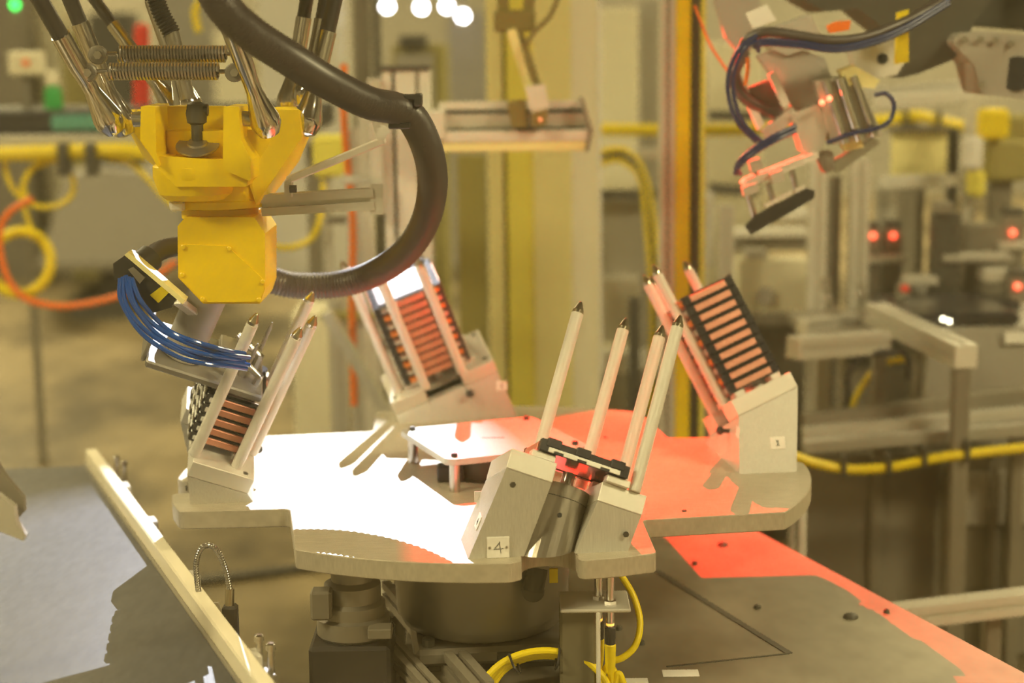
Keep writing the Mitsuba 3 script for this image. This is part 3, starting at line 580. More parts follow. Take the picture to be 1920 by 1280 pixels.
part(gp, 'guide_bar', g3(box(.060, .072, -.055, .034, HG - .004, HG, .001)), 'm_alu_pale')
for x, y, h in ((.03, -.005, .02), (-.01, .02, .03), (.045, .022, .022), (-.045, .0, .026), (.05, -.03, .018)):
    f = part(gp, 'fitting', g3(join(lathe([(.007, HG + .014), (.007, HG + .014 + h)], (x, y, 0), n=6), lathe([(.0055, 0), (.0055, .02), (.007, .021), (.007, .027)], (x, y, HG + .010 + h), (-.3, -1, .35), n=14))), 'm_chrome'); 
for x, y, h in ((-.055, .025, .075), (.0, .005, .055)):
    part(gp, 'sensor_pin', g3(lathe([(.004, HG + .014), (.004, HG + h), (.001, HG + h + .015)], (x, y, 0), n=10)), 'm_mid')
part(gp, 'manifold', g3(box(-.065, -.02, -.05, .03, HG + .014, HG + .03, .002)), 'm_mid')
cn = thing('cable_connector', 'black plug housing with a yellow tag at the end of the short hose', 'connector')
part(cn, 'body', pplate([(212, 494), (238, 476), (262, 498), (330, 560), (322, 576), (282, 588), (250, 560), (214, 522)], -.335, .06, .002), 'm_gloss')
part(cn, 'window_frame', pplate([(240, 505), (250, 500), (272, 520), (262, 532)], -.339, .005), 'm_mid')
part(cn, 'edge_plate', pplate([(233, 478), (240, 472), (346, 562), (342, 570)], -.36, .035), 'm_straw', label='pale edged mounting plate')
part(cn, 'collar', cyl(at(283, 482, -.29), at(262, 500, -.31), .024, n=24), 'm_black')
part(cn, 'tag', pplate([(281, 553), (303, 536), (316, 549), (297, 568)], -.342, .004), 'm_cable', label='small yellow tag')
part(cn, 'mount', bar(at(335, 565, -.335), at(362, 585, -.27), .02, .012), 'm_alu')
for i in range(5):
    o = (i - 2) * 9; j = [0, 5, -4, 6, -3][i]; rows = [(236 + o * .6, 516 + abs(o) * .3, -.36), (246 + o, 566 + j, -.37), (284 + o * .9, 616 - o * .6, -.385 + i * .008), (334 + j, 648 - o * 1.15, -.39 + i * .008), (386, 664 - o * 1.0, -.385 + (i % 2) * .01), (430, 672 - o * .8, -.36), (462 + j, 677 - o * .8, -.33)]
    single('air_tube', tube(pts(rows), .0040, 10, 10), 'm_blue', f'glossy blue air tube curving from the black connector to the gripper, {["lowest", "second from bottom", "middle", "second from top", "highest"][i]}', 'tube')

# ---------------------------------------------------------------- background builders
def slabf(x0, y0, x1, Y, dep, b=.004):               # the same as slab, but standing on the floor
    p = at((x0 + x1) / 2, y0, Y); xa, xb = at(x0, y0, Y)[0], at(x1, y0, Y)[0]; return box(xa, xb, Y, Y + dep, 0, p[2], b)
def group_of(name, label, cat, rows, group=None):
    k = thing(name, label, cat, group)
    for r in rows: part(k, r[0], r[1], r[2], smooth=r[3] if len(r) > 3 else 30)
    return k
def led(key, p, r, c, s): part(key, 'indicator', trimesh.creation.icosphere(2, r).apply_translation(p), 'm_white', emitter=glow(c, s), label='small red glowing light' if c[1] < .2 else 'small glowing light')

# ---------------------------------------------------------------- second robot with tray gripper, top right
YR = .35
arm2 = thing('handling_robot', 'dark robot arm with grey wrist casting reaching in at the top right', 'robot')
part(arm2, 'arm', pplate([(1488, -60), (1500, -5), (1548, 22), (1612, 16), (1678, 70), (1668, 152), (1722, 138), (1788, 112), (1830, 40), (1900, -60)], YR + .16, .22, .02), 'm_dark')
part(arm2, 'wrist_casting', pplate([(1783, 78), (1800, 62), (1850, 58), (1935, 68), (1960, 190), (1842, 178), (1826, 120)], YR + .10, .16, .012), 'm_grey')
part(arm2, 'bore', cyl(at(1906, 138, YR + .095), at(1906, 138, YR + .12), .036, n=28), 'm_ink')
for px in ((1808, 74), (1838, 74), (1866, 76), (1896, 82), (1840, 160)):
    part(arm2, 'bolt', cyl(at(*px, YR + .09), at(*px, YR + .11), .007, n=10), 'm_steel')
part(arm2, 'yellow_strip', pplate([(1684, 24), (1704, 18), (1704, 116), (1680, 120)], YR - .02, .02), 'm_cable', label='upright yellow strip')
part(arm2, 'column', box(at(1900, 0, YR + .3)[0], at(2050, 0, YR + .3)[0], YR + .12, YR + .4, at(1900, 30, YR + .2)[2], 6.0, .01), 'm_dark')
part(arm2, 'link', pplate([(1690, -60), (1760, 40), (1990, 60), (1990, -80)], YR + .2, .18), 'm_dark')
tg = thing('tray_gripper', 'grey tilted gripper head with blue tubes holding a black cell tray, upper right', 'gripper')
P2 = lambda q, d=0, t=.03, b=0.002: pplate(q, YR + d, t, b)
part(tg, 'top_plate', P2([(1436, 58), (1520, 28), (1546, 80), (1476, 104), (1446, 92)], .02, .10), 'm_alu')
part(tg, 'mount_plate', P2([(1418, 104), (1478, 84), (1546, 108), (1576, 192), (1500, 226), (1460, 160)], .03, .03), 'm_grey')
part(tg, 'flange', P2([(1598, 94), (1680, 74), (1700, 112), (1682, 140), (1612, 152)], .05, .06), 'm_alu_pale'); part(tg, 'bore', cyl(at(1655, 110, YR + .045), at(1655, 110, YR + .06), .011, n=16), 'm_ink')
part(tg, 'slide_body', P2([(1528, 152), (1604, 140), (1656, 254), (1562, 272)], -.02, .07), 'm_alu')
for i, (a, b, r) in enumerate((((1548, 150), (1586, 268), .009), ((1574, 146), (1614, 262), .013), ((1600, 142), (1640, 255), .008))):
    part(tg, 'cylinder_tube', cyl(at(*a, YR - .03), at(*b, YR - .03), r, n=16), 'm_chrome')
part(tg, 'lower_block', P2([(1484, 214), (1534, 196), (1556, 232), (1540, 286), (1506, 286)], -.01, .07), 'm_alu')
part(tg, 'side_bracket', P2([(1428, 246), (1484, 200), (1500, 216), (1444, 264)], .0, .03), 'm_alu')
part(tg, 'cheek', P2([(1441, 140), (1454, 134), (1481, 194), (1468, 202)], -.015, .02), 'm_alu_pale')
part(tg, 'cavity', P2([(1398, 168), (1442, 150), (1470, 206), (1438, 216)], .03, .04), 'm_dark')
part(tg, 'valve_block', P2([(1572, 132), (1600, 122), (1650, 150), (1640, 166), (1590, 160)], -.03, .03), 'm_straw'); part(tg, 'valve_block', P2([(1575, 262), (1612, 254), (1620, 276), (1584, 284)], -.02, .03), 'm_straw')
part(tg, 'finger_bar', P2([(1391, 346), (1400, 336), (1534, 284), (1536, 296), (1402, 354)], -.04, .05), 'm_alu_pale')
part(tg, 'finger_bar', P2([(1555, 310), (1640, 258), (1652, 268), (1570, 326)], .0, .05), 'm_steel'); part(tg, 'finger_block', P2([(1530, 284), (1562, 284), (1566, 318), (1548, 326)], -.01, .05), 'm_mid')
for q in ([(1404, 303), (1426, 296), (1432, 318), (1410, 324)], [(1444, 326), (1468, 318), (1472, 338), (1450, 346)], [(1392, 352), (1420, 342), (1424, 358), (1396, 370)]):
    part(tg, 'suction_pad', P2(q, -.06, .03), 'm_alu')
for a, b in (((1402, 362), (1416, 412)), ((1484, 318), (1496, 368)), ((1440, 342), (1452, 388)), ((1416, 318), (1424, 345))):
    part(tg, 'stem', cyl(at(*a, YR - .03), at(*b, YR - .03), .006, n=12), 'm_steel')
part(tg, 'tag', P2([(1398, 25), (1438, 8), (1456, 38), (1412, 54)], -.03, .004), 'm_white', label='blank white tag'); part(tg, 'plug', P2([(1553, 48), (1572, 40), (1596, 38), (1592, 56), (1558, 62)], -.02, .03), 'm_orange', label='orange plug')
part(tg, 'plate_edge', P2([(1376, 140), (1386, 132), (1434, 232), (1422, 246)], .02, .02), 'm_alu_pale')
part(tg, 'mount_arm', P2([(1330, -40), (1420, -40), (1432, 60), (1396, 110), (1362, 70)], .08, .05), 'm_grey')
for px in ((1541, 192), (1555, 185)): led(tg, at(*px, YR - .045), .006, (1, .05, .02), 6.0)
tr = thing('held_cell', 'black tray shaped cell held tilted under the right gripper head', 'battery cell')
part(tr, 'frame', hull([at(x, y, YR - .05) for x, y in ((1396, 424), (1414, 404), (1512, 352), (1528, 358), (1526, 372), (1486, 396), (1408, 440))] + [at(x, y, YR + .06) for x, y in ((1404, 430), (1420, 404), (1512, 352), (1528, 366), (1480, 400))]), 'm_gloss', smooth=False)
part(tr, 'clip', P2([(1432, 384), (1484, 358), (1486, 364), (1436, 390)], -.056, .01), 'm_alu_pale'); part(tr, 'clip', P2([(1490, 356), (1510, 346), (1512, 352), (1492, 362)], -.056, .01), 'm_alu_pale')
single('supply_hose', tube(pts([(1392, 92, YR - .06), (1404, 72, YR - .07), (1440, 60, YR - .08), (1500, 68, YR - .08), (1560, 76, YR - .08), (1620, 70, YR - .07), (1680, 48, YR - .05), (1740, 18, YR - .02), (1830, -40, YR)]), .0105), 'm_hose', 'dark supply hose arching over the right gripper head', 'hose')
for i, (o, t) in enumerate(((10, 'upper'), (17, 'lower'))):
    single('air_tube', tube(pts([(1404 + o, 80 + o, YR - .08), (1430, 66 + o, YR - .09), (1500, 70 + o, YR - .09), (1560, 78 + o, YR - .09), (1620, 70 + o, YR - .08), (1690, 44 + o, YR - .06), (1780, -10 + o, YR - .02)]), .0045), 'm_navy', f'dark blue air tube below the supply hose at right, {t} one', 'tube')
for i, (o, t) in enumerate(((0, 'outer'), (10, 'inner'))):
    single('air_tube', tube(pts([(1420, 66 + o, YR - .09), (1386 + o, 92, YR - .09), (1367 + o, 135, YR - .08), (1366 + o, 180, YR - .07), (1382 + o, 228, YR - .06), (1418 + o, 266, YR - .05)]), .0045), 'm_navy', f'dark blue tube curving down the left of the right gripper head, {t} one', 'tube')
single('air_tube', tube(pts([(1640, 178, YR - .05), (1662, 176, YR - .06), (1676, 196, YR - .06), (1668, 226, YR - .06), (1640, 242, YR - .06), (1600, 250, YR - .05), (1550, 268, YR - .04)]), .0045), 'm_navy', 'dark blue tube looping round the right side of the gripper head', 'tube')
for i, o in enumerate((0, 9)):
    single('air_tube', tube(pts([(1492, 236 + o, YR - .06), (1450, 256 + o, YR - .08), (1408, 282 + o, YR - .08), (1384, 306 + o, YR - .07), (1379 + o, 326, YR - .05)]), .0050), 'm_navy', f'dark blue tube drooping to the red lit suction pads, {["upper", "lower"][i]} one', 'tube')
single('brown_hose', tube(pts([(1396, 96, YR + .03), (1376, 140, YR + .02), (1394, 180, YR + .02), (1436, 206, YR + .03), (1466, 214, YR + .03)]), .013), 'm_hose', 'dark brown hose bending behind the left of the gripper head', 'hose')
single('orange_wire', tube(pts([(1302, 10, YR + .1), (1330, 80, YR + .1), (1352, 116, YR + .1), (1368, 138, YR + .1)]), .0028), 'm_orange', 'thin orange wire beside the right gripper at the yellow post', 'wire')
single('orange_wire', tube(pts([(1402, 108, YR - .02), (1402, 130, YR - .02), (1397, 160, YR - .02)]), .004), 'm_orange', 'short orange wire on the brown hose of the right gripper', 'wire')

# ---------------------------------------------------------------- posts and columns behind the table
gpk = thing('guard_post', 'tall guard post with a yellow strip and dark seal behind nest 1', 'post')
for n_, x0, x1, m_ in (('profile', 1240, 1269, 'm_alu'), ('yellow_strip', 1269, 1297, 'm_yellow'), ('seal', 1297, 1317, 'm_dark'), ('edge_strip', 1317, 1325, 'm_lemon')):
    part(gpk, n_, slabf(x0, -140, x1, 1.25 if n_ != 'seal' else 1.27, .09), m_)
part(gpk, 'groove', slabf(1251, -140, 1256, 1.247, .004, 0), 'm_mid')
col = thing('yellow_column', 'broad pale yellow column standing behind the middle of the turntable', 'column')
for n_, x0, x1, m_, y in (('panel', 908, 938, 'm_straw', 2.20), ('groove', 938, 945, 'm_olive', 2.23), ('panel', 945, 995, 'm_lemon', 2.2), ('panel', 995, 1068, 'm_straw', 2.18), ('panel', 1068, 1122, 'm_cream', 2.18), ('edge', 1120, 1126, 'm_white', 2.16)):
    part(col, n_, slabf(x0, -140, x1, y, .25), m_)
single('olive_panel', slabf(856, 290, 912, 2.5, .05), 'm_olive', 'low olive yellow panel at the left of the pale yellow column', 'panel')
# camera on a linear rail
YC = 1.05
rl = thing('linear_rail', 'double silver linear rail running across in front of the yellow column', 'rail')
for n_, x0, y0, x1, y1, d, t, m_ in (('top_bar', 822, 190, 1092, 206, .06, .03, 'm_alu_pale'), ('slot', 822, 206, 1094, 213, .05, .03, 'm_dark'), ('web', 816, 213, 1100, 240, .045, .03, 'm_alu'), ('slot', 822, 240, 1102, 245, .04, .03, 'm_dark'), ('front_bar', 828, 245, 1108, 266, 0, .06, 'm_alu_pale'), ('front_bar', 828, 266, 1104, 284, .004, .056, 'm_straw')):
    part(rl, n_, slab(x0, y0, x1, y1, YC + d, t, .002), m_)
part(rl, 'end_cap', pplate([(1088, 184), (1094, 184), (1112, 246), (1104, 284), (1098, 284), (1102, 246)], YC - .005, .08), 'm_mid'); part(rl, 'end_block', slab(796, 208, 834, 262, YC - .01, .12), 'm_alu_pale')
ca = thing('inspection_camera', 'olive inspection camera on a slanted arm over the linear rail, upper middle', 'camera')
part(ca, 'junction', slab(926, 18, 1004, 60, YC, .07, .006), 'm_camera'); part(ca, 'upper_arm', bar(at(940, -160, YC + .03), at(944, 30, YC + .03), .028, .028), 'm_camera'); part(ca, 'upper_arm', bar(at(1006, -160, YC + .03), at(990, 30, YC + .03), .028, .028), 'm_camera')
part(ca, 'strut', bar(at(958, 55, YC), at(996, 172, YC), .024, .024), 'm_straw'); part(ca, 'strut', bar(at(972, 55, YC + .01), at(1008, 165, YC + .01), .020, .02), 'm_camera')
part(ca, 'head', pplate([(984, 162), (1022, 158), (1030, 204), (996, 212)], YC - .04, .06, .003), 'm_alu_pale'); part(ca, 'lens', pplate([(996, 206), (1028, 202), (1024, 236), (998, 238)], YC - .04, .05, .003), 'm_camera'); part(ca, 'clamp', pplate([(950, 192), (986, 186), (990, 238), (960, 240)], YC - .02, .05, .003), 'm_camera')
led(ca, at(1013, 224, YC - .045), .004, (1, .12, .02), 2.0)
single('camera_cable', tube(pts([(1055, -30, YC - .02), (1032, 28, YC - .02), (1000, 62, YC - .03), (986, 95, YC - .03), (996, 140, YC - .03), (1006, 160, YC - .02)]), .006), 'm_camera', 'dark olive cable hanging to the inspection camera head', 'cable')
# lift column left of it
lc = thing('lift_column', 'tall silver lift column with two dark grooves behind the black hose loop', 'column')
for n_, x0, x1, d, m_ in (('profile', 715, 805, 0, 'm_alu_pale'), ('groove', 733, 740, -.003, 'm_dark'), ('groove', 778, 785, -.003, 'm_mid')): part(lc, n_, slabf(x0, 130, x1, 1.15 + d, .12 if d == 0 else .01, .002), m_)
part(lc, 'top_cap', slab(708, 124, 806, 132, 1.14, .14, .002), 'm_dark'); part(lc, 'side_plate', slab(690, 146, 718, 340, 1.12, .03), 'm_alu'); part(lc, 'side_plate', slab(700, 338, 722, 402, 1.10, .03), 'm_alu')
part(lc, 'bracket', slab(640, 330, 702, 346, 1.16, .05), 'm_alu'); part(lc, 'rail', slabf(806, 330, 812, 1.16, .03, .001), 'm_mid')
fr2 = thing('profile_frame', 'cluster of upright aluminium profiles behind nest 2 and the hose', 'frame')
for x, y0, w, m_ in ((636, 560, .035, 'm_alu'), (660, 240, .040, 'm_alu'), (684, 180, .035, 'm_alu_pale'), (706, 560, .03, 'm_alu')):
    p = at(x, y0, 1.6); part(fr2, 'profile', tslot((p[0], p[1], 0), p, w, (1, 0, 0)), m_, smooth=False)
part(fr2, 'brace', bar(at(612, 585, 1.35), at(742, 800, 1.35), .05, .03), 'm_alu', label='slanted brace'); part(fr2, 'rail', slab(610, 405, 700, 420, 1.62, .05), 'm_mid'); part(fr2, 'rail', slab(600, 585, 720, 600, 1.55, .05), 'm_olive')
single('cream_cabinet', slabf(546, 588, 620, 2.2, .3), 'm_cream', 'plain cream cabinet standing left of nest 2 in the background', 'cabinet')
single('orange_cable', tube(pts([(645, 120, 1.45), (644, 200, 1.45), (650, 290, 1.45), (662, 420, 1.45), (660, 560, 1.45), (664, 760, 1.45)]), .0095), 'm_orange', 'orange cable running down the profiles behind the hose', 'cable')
for i, (x0, x1, m_) in enumerate(((657, 686, 'm_mid'), (694, 706, 'm_dark'))):
    single('dark_post', slabf(x0, -120, x1, 3.2, .1), m_, f'{["brown", "thin dark"][i]} upright post behind the hose at the upper left of centre', 'post')
cbn = thing('control_cabinet', 'grey control cabinet with an olive frame in the middle background', 'cabinet')
part(cbn, 'body', slabf(735, 84, 832, 4.2, .5), 'm_olive'); part(cbn, 'door', slab(745, 100, 816, 420, 4.17, .04), 'm_grey'); part(cbn, 'screen', slab(748, 66, 800, 90, 4.15, .06), 'm_dark')
for i, (x0, y0, x1, y1, Y, m_, t) in enumerate(((838, 20, 912, 420, 9.6, 'm_grey', 'grey'), (860, 300, 912, 520, 3.6, 'm_mid', 'dark grey'), (1128, 15, 1196, 218, 3.4, 'm_cream', 'pale'), (1200, 0, 1238, 218, 3.5, 'm_grey', 'dim'), (1328, 80, 1432, 212, 3.4, 'm_cream', 'cream'), (1330, 262, 1404, 346, 3.4, 'm_cream', 'low cream'))):
    where = ['left of the yellow column, upper part', 'left of the yellow column, middle height', 'just right of the yellow column', 'left of the guard post at the top', 'right of the guard post at the top', 'right of the guard post at mid height'][i]
    single('wall_panel', slabf(x0, y0, x1, Y, .08), m_, f'{t} upright panel {where}', 'panel')
ypp = thing('yellow_pipe', 'long yellow pipe running level behind the guard post and right gripper', 'pipe')
part(ypp, 'pipe', tube(pts([(1080, 242, 3.0), (1240, 244, 3.0), (1440, 242, 3.0), (1640, 228, 3.0), (1720, 218, 3.0), (1780, 232, 3.0), (1850, 244, 3.0)]), .021), 'm_cable')
for x, y in ((1762, 226), (1700, 224)): part(ypp, 'strap', slab(x - 3, y - 18, x + 4, y + 22, 2.96, .06), 'm_dark')
part(ypp, 'carrier', slabf(1690, 205, 1722, 3.02, .06), 'm_mid')
for i, o in enumerate((0, 9, 20)):
    single('yellow_cable', tube(pts([(1090, 300 + o, 2.445), (1150, 280 + o, 2.445), (1188 - o * .3, 292 + o, 2.445), (1212 - o * .5, 340, 2.445), (1226 - o * .7, 420, 2.445), (1236 - o * .7, 560, 2.445), (1240 - o, 760, 2.445), (1240 - o, 1000, 2.445)]), .0095), 'm_cable' if i != 1 else 'm_hose', f'{["yellow", "black", "yellow"][i]} cable arching down left of the guard post, {["outermost", "middle", "innermost"][i]}', 'cable')
mc2 = thing('side_machine', 'grey machine frame between the yellow column and guard post', 'machine')
for r in ((1126, 280, 1240, 300, 2.6, 'm_alu'), (1126, 358, 1240, 372, 2.6, 'm_dark'), (1126, 372, 1240, 520, 2.7, 'm_grey'), (1126, 520, 1200, 640, 2.65, 'm_alu'), (1126, 660, 1190, 700, 2.5, 'm_alu_pale')): part(mc2, 'panel', slab(*r[:5], .06), r[5])
part(mc2, 'base', slabf(1126, 690, 1236, 2.7, .4), 'm_grey'); part(mc2, 'post', slabf(1180, 560, 1200, 2.4, .05), 'm_dark')

# ---------------------------------------------------------------- right background
for i, (x, w, m_, Y, y0) in enumerate(((1534, .05, 'm_alu_pale', 2.0, 300), (1565, .035, 'm_mid', 2.05, 330), (1612, .055, 'm_alu_pale', 2.0, 300), (1362, .045, 'm_alu', 2.2, 385), (1652, .03, 'm_alu', 2.4, 330), (1672, .03, 'm_alu_pale', 2.4, 330), (1822, .035, 'm_alu_pale', 2.3, 180), (1788, .03, 'm_dark', 2.3, 240))):
    p = at(x, y0, Y); t = ['thick pale one left of three', 'dark middle one of three', 'thick pale one right of three', 'short one right of guard post', 'thin one left of a close pair', 'thin one right of a close pair', 'tall pale one near the yellow valve', 'dark one beside the window'][i]
    single('frame_profile', tslot((p[0], p[1], 0), p, w, (1, 0, 0)), m_, f'upright machine profile at right, {t}', 'profile', smooth=False)
for i, (a, b, w, m_) in enumerate((((1640, 192, 2.35), (1960, 168, 2.35), .04, 'm_alu_pale'), ((1620, 176, 2.5), (1960, 150, 2.5), .035, 'm_alu'), ((1650, 342, 2.3), (1810, 336, 2.3), .04, 'm_alu_pale'), ((1330, 352, 2.6), (1420, 360, 2.6), .03, 'm_dark'), ((1330, 216, 2.9), (1450, 218, 2.9), .03, 'm_dark'))):
    single('cross_beam', bar(at(*a), at(*b), w, w), m_, f'level {["silver beam, lower of two, below the robot casting", "silver beam, upper of two, below the robot casting", "silver beam under the small window", "dark beam right of the guard post at mid height", "dark beam right of the guard post near the top"][i]}', 'beam')
wn = thing('machine_window', 'small framed machine window behind the right gripper', 'window'); part(wn, 'pane', slab(1672, 246, 1780, 334, 2.5, .02), 'm_straw'); part(wn, 'frame', slab(1664, 238, 1786, 248, 2.46, .04), 'm_mid'); part(wn, 'stand', slabf(1720, 332, 1736, 2.5, .03), 'm_mid')
vl = thing('yellow_valve', 'lime yellow valve block with a white bottle at the far right', 'valve')
for r in ((1842, 204, 1894, 262, 2.1, 'm_cable'), (1850, 262, 1930, 340, 2.15, 'm_olive'), (1814, 256, 1846, 320, 2.08, 'm_white'), (1822, 320, 1850, 370, 2.1, 'm_lemon'), (1888, 215, 1935, 300, 2.2, 'm_olive')): part(vl, 'body', slab(*r[:5], .08, .012), r[5])
part(vl, 'stand', slabf(1860, 330, 1900, 2.2, .06), 'm_mid')
tk = thing('feeder_machine', 'pale stepped feeder machine right of the guard post', 'machine')
for r in ((1326, 362, 1340, 500, 2.5, 'm_alu'), (1380, 430, 1516, 446, 2.4, 'm_alu_pale'), (1376, 446, 1516, 470, 2.44, 'm_mid'), (1384, 486, 1516, 588, 2.3, 'm_cream'), (1384, 588, 1520, 612, 2.26, 'm_mid'), (1400, 470, 1440, 486, 2.3, 'm_alu'), (1460, 392, 1520, 412, 2.5, 'm_alu_pale')): part(tk, 'panel', slab(*r[:5], .10), r[5])
part(tk, 'knob', cyl(at(1435, 555, 2.28), at(1435, 555, 2.32), .03, n=16), 'm_grey'); part(tk, 'base', slabf(1330, 606, 1530, 2.4, .4), 'm_mid')
for i, (x0, y0, x1, Y, lx, ly) in enumerate(((1626, 430, 1652, 2.0, 1637, 442), (1660, 428, 1694, 2.0, 1675, 442), (1880, 404, 1925, 1.9, 1899, 436), (1894, 520, 1935, 1.7, 1908, 537))):
    k = thing('sensor_module', f'dark sensor module with a red light at right, {["leftmost", "second from left", "far right upper", "far right lower"][i]}', 'sensor'); part(k, 'body', slabf(x0, y0, x1, Y, .06), 'm_mid'); part(k, 'cap', slab(x0 + 3, y0 - 14, x1 - 3, y0, Y, .05), 'm_dark'); part(k, 'plate', slab(x0 - 8, y0 + 50, x1 + 6, y0 + 66, Y - .02, .07), 'm_alu'); led(k, at(lx, ly, Y - .008), .009, (1, .04, .02), 5.0)
pk = thing('dark_press', 'dark press unit with two uprights at the far right', 'machine')
for r in ((1752, 400, 1800, 560, 1.8, 'm_dark'), (1810, 420, 1880, 560, 1.9, 'm_mid'), (1758, 380, 1790, 402, 1.78, 'm_mid'), (1700, 520, 1760, 536, 1.75, 'm_alu'), (1770, 478, 1900, 492, 1.78, 'm_grey'), (1845, 505, 1900, 530, 1.74, 'm_alu')): part(pk, 'body', slab(*r[:5], .08), r[5])
part(pk, 'base', slabf(1740, 556, 1930, 1.85, .3), 'm_dark')
ty = thing('glossy_tray', 'glossy black tray on the grey machine cabinet at far right', 'tray'); part(ty, 'tray', slab(1690, 588, 1915, 612, 1.35, .40, .012), 'm_gloss'); part(ty, 'lip', slab(1690, 566, 1915, 590, 1.62, .06, .01), 'm_gloss')
for px in ((1780, 602), (1768, 598)): part(ty, 'lamp', trimesh.creation.icosphere(2, .006).apply_translation(at(*px, 1.33)), 'm_white', emitter=glow((1, .9, .6), 9.0), label='tiny bright lamp')
cab = thing('machine_cabinet', 'olive grey machine cabinet with a small white label at far right', 'cabinet')
part(cab, 'body', slabf(1738, 612, 2010, 1.36, .36), 'm_grey'); part(cab, 'label', slab(1884, 622, 1935, 644, 1.343, .004, .001), 'm_white'); part(cab, 'post', slabf(1722, 600, 1740, 1.4, .1), 'm_mid')
for i, (a, b, w, t) in enumerate((((1490, 652, 1.1), (1660, 640, 1.25), .055, 'level silver profile stub right of nest 1'), ((1640, 586, 1.5), (1810, 668, .95), .058, 'silver profile slanting toward the viewer with a pale end face'), ((1505, 612, 1.5), (1600, 600, 1.6), .04, 'short silver profile above the level stub'))):
    k = thing('silver_profile', t, 'profile'); part(k, 'bar', tslot(at(*a), at(*b), w, (0, 0, 1)), 'm_alu', smooth=False)
    d = at(*b) - at(*a); d /= np.linalg.norm(d); e = at(*b) if i == 1 else at(*a); s = d if i == 1 else -d
    part(k, 'end_cap', bar(e, e + s * .006, w * 1.02, w * 1.02, .002), 'm_alu_pale')
    if i == 1: part(k, 'foot', slabf(1790, 690, 1822, .95, .04), 'm_mid')
    if i == 0: part(k, 'foot', slabf(1640, 650, 1664, 1.25, .05), 'm_mid')
for i, px in enumerate(((1546, 536), (1553, 558), (1612, 552), (1697, 542), (1698, 553))):
    single('bright_knob', trimesh.creation.icosphere(2, .012).apply_translation(at(*px, 1.55)), 'm_chrome' if i != 3 else 'm_red', f'small {["shiny", "bluish shiny", "round chrome", "red", "pale"][i]} knob among the fixtures right of nest 1, number {["one", "two", "three", "four", "five"][i]} from left', 'knob')
clamp_px = [((1548, 520), (1562, 600)), ((1612, 530), (1628, 610)), ((1690, 530), (1680, 600))]
for i, (a, b) in enumerate(clamp_px):
    k = thing('toggle_clamp', f'silver toggle clamp among the fixtures right of nest 1, {["left", "middle", "right"][i]} one', 'clamp'); part(k, 'lever', bar(at(*a, 1.6), at(*b, 1.6), .03, .02), 'm_steel'); part(k, 'pivot', cyl(at(b[0], b[1] - 14, 1.57), at(b[0], b[1] - 14, 1.63), .022, n=16), 'm_mid'); part(k, 'base', slab(b[0] - 26, b[1] - 8, b[0] + 26, b[1] + 22, 1.57, .08), 'm_mid')
fx_ = thing('fixture_table', 'dark fixture table carrying the toggle clamps right of nest 1', 'table'); part(fx_, 'top', slab(1512, 618, 1720, 640, 1.5, .35), 'm_mid'); part(fx_, 'cabinet', slabf(1600, 690, 1712, 1.55, .3), 'm_mid'); part(fx_, 'leg', slabf(1530, 636, 1560, 1.7, .06), 'm_alu'); part(fx_, 'leg', slabf(1578, 636, 1594, 1.7, .06), 'm_alu_pale')
single('black_cable', tube(pts([(1520, 778, 1.25), (1570, 780, 1.25), (1590, 750, 1.22), (1592, 700, 1.2), (1622, 668, 1.2), (1670, 660, 1.2), (1700, 668, 1.2), (1704, 710, 1.2)]), .0085), 'm_black', 'black cable looping below the silver profiles right of nest 1', 'cable')
single('yellow_cable', tube(pts([(1590, 790, 1.3), (1604, 746, 1.3), (1632, 702, 1.3), (1660, 680, 1.3), (1700, 672, 1.3)]), .009), 'm_cable', 'short yellow cable below the slanting silver profile at right', 'cable')
cvk = thing('low_conveyor', 'low dark conveyor with silver side rails crossing behind nest 1 to the right edge', 'conveyor')
for a, b, w, m_ in (((1505, 790, 1.15), (2000, 730, 1.15), .035, 'm_mid'), ((1505, 812, 1.1), (2000, 764, 1.1), .028, 'm_alu'), ((1505, 836, 1.05), (2000, 796, 1.05), .03, 'm_grey')): part(cvk, 'rail', bar(at(*a), at(*b), .05, w), m_)
part(cvk, 'side', slabf(1505, 850, 1990, 1.27, .04), 'm_mid'); part(cvk, 'leg', slabf(1790, 800, 1815, 1.15, .06), 'm_mid'); part(cvk, 'leg', slabf(1900, 800, 1925, 1.15, .06), 'm_mid')
yh = thing('yellow_hose', 'thick yellow hose tied with black straps along the conveyor at lower right', 'hose')
yr = [(1480, 852, .95), (1535, 870, .95), (1600, 880, .95), (1680, 874, .95), (1760, 858, .95), (1840, 848, .95), (1990, 832, .95)]
part(yh, 'hose', tube(pts(yr), .0125), 'm_cable')
for x, y in ((1583, 879), (1668, 876), (1735, 863), (1815, 850)): part(yh, 'strap', slab(x - 4, y - 24, x + 5, y + 18, .93, .05, .003), 'm_dark')
low = thing('low_rail', 'pale silver floor level rail at the right edge below the conveyor', 'rail')
part(low, 'profile', tslot(at(1640, 1160, .55), at(2040, 1112, .55), .05, (0, 0, 1)), 'm_alu_pale', smooth=False); part(low, 'foot', slabf(1850, 1150, 1880, .56, .05), 'm_mid')
for i, (x0, x1) in enumerate(((1482, 1492), (1498, 1514))):
    single('table_leg', slabf(x0, 900, x1, .62, .03), 'm_alu_pale' if i else 'm_alu', f'{["thin grey", "thicker pale"][i]} upright leg just below the right end of the turntable', 'leg')
plk = thing('machine_skirt', 'olive machine skirt panels with dark uprights at the lower right edge', 'panel')
part(plk, 'panel', slab(1775, 884, 2010, 985, 1.25, .05), 'm_grey')
for x in (1770, 1862, 1910): part(plk, 'upright', slabf(x, 870, x + 10, 1.22, .03), 'm_mid')

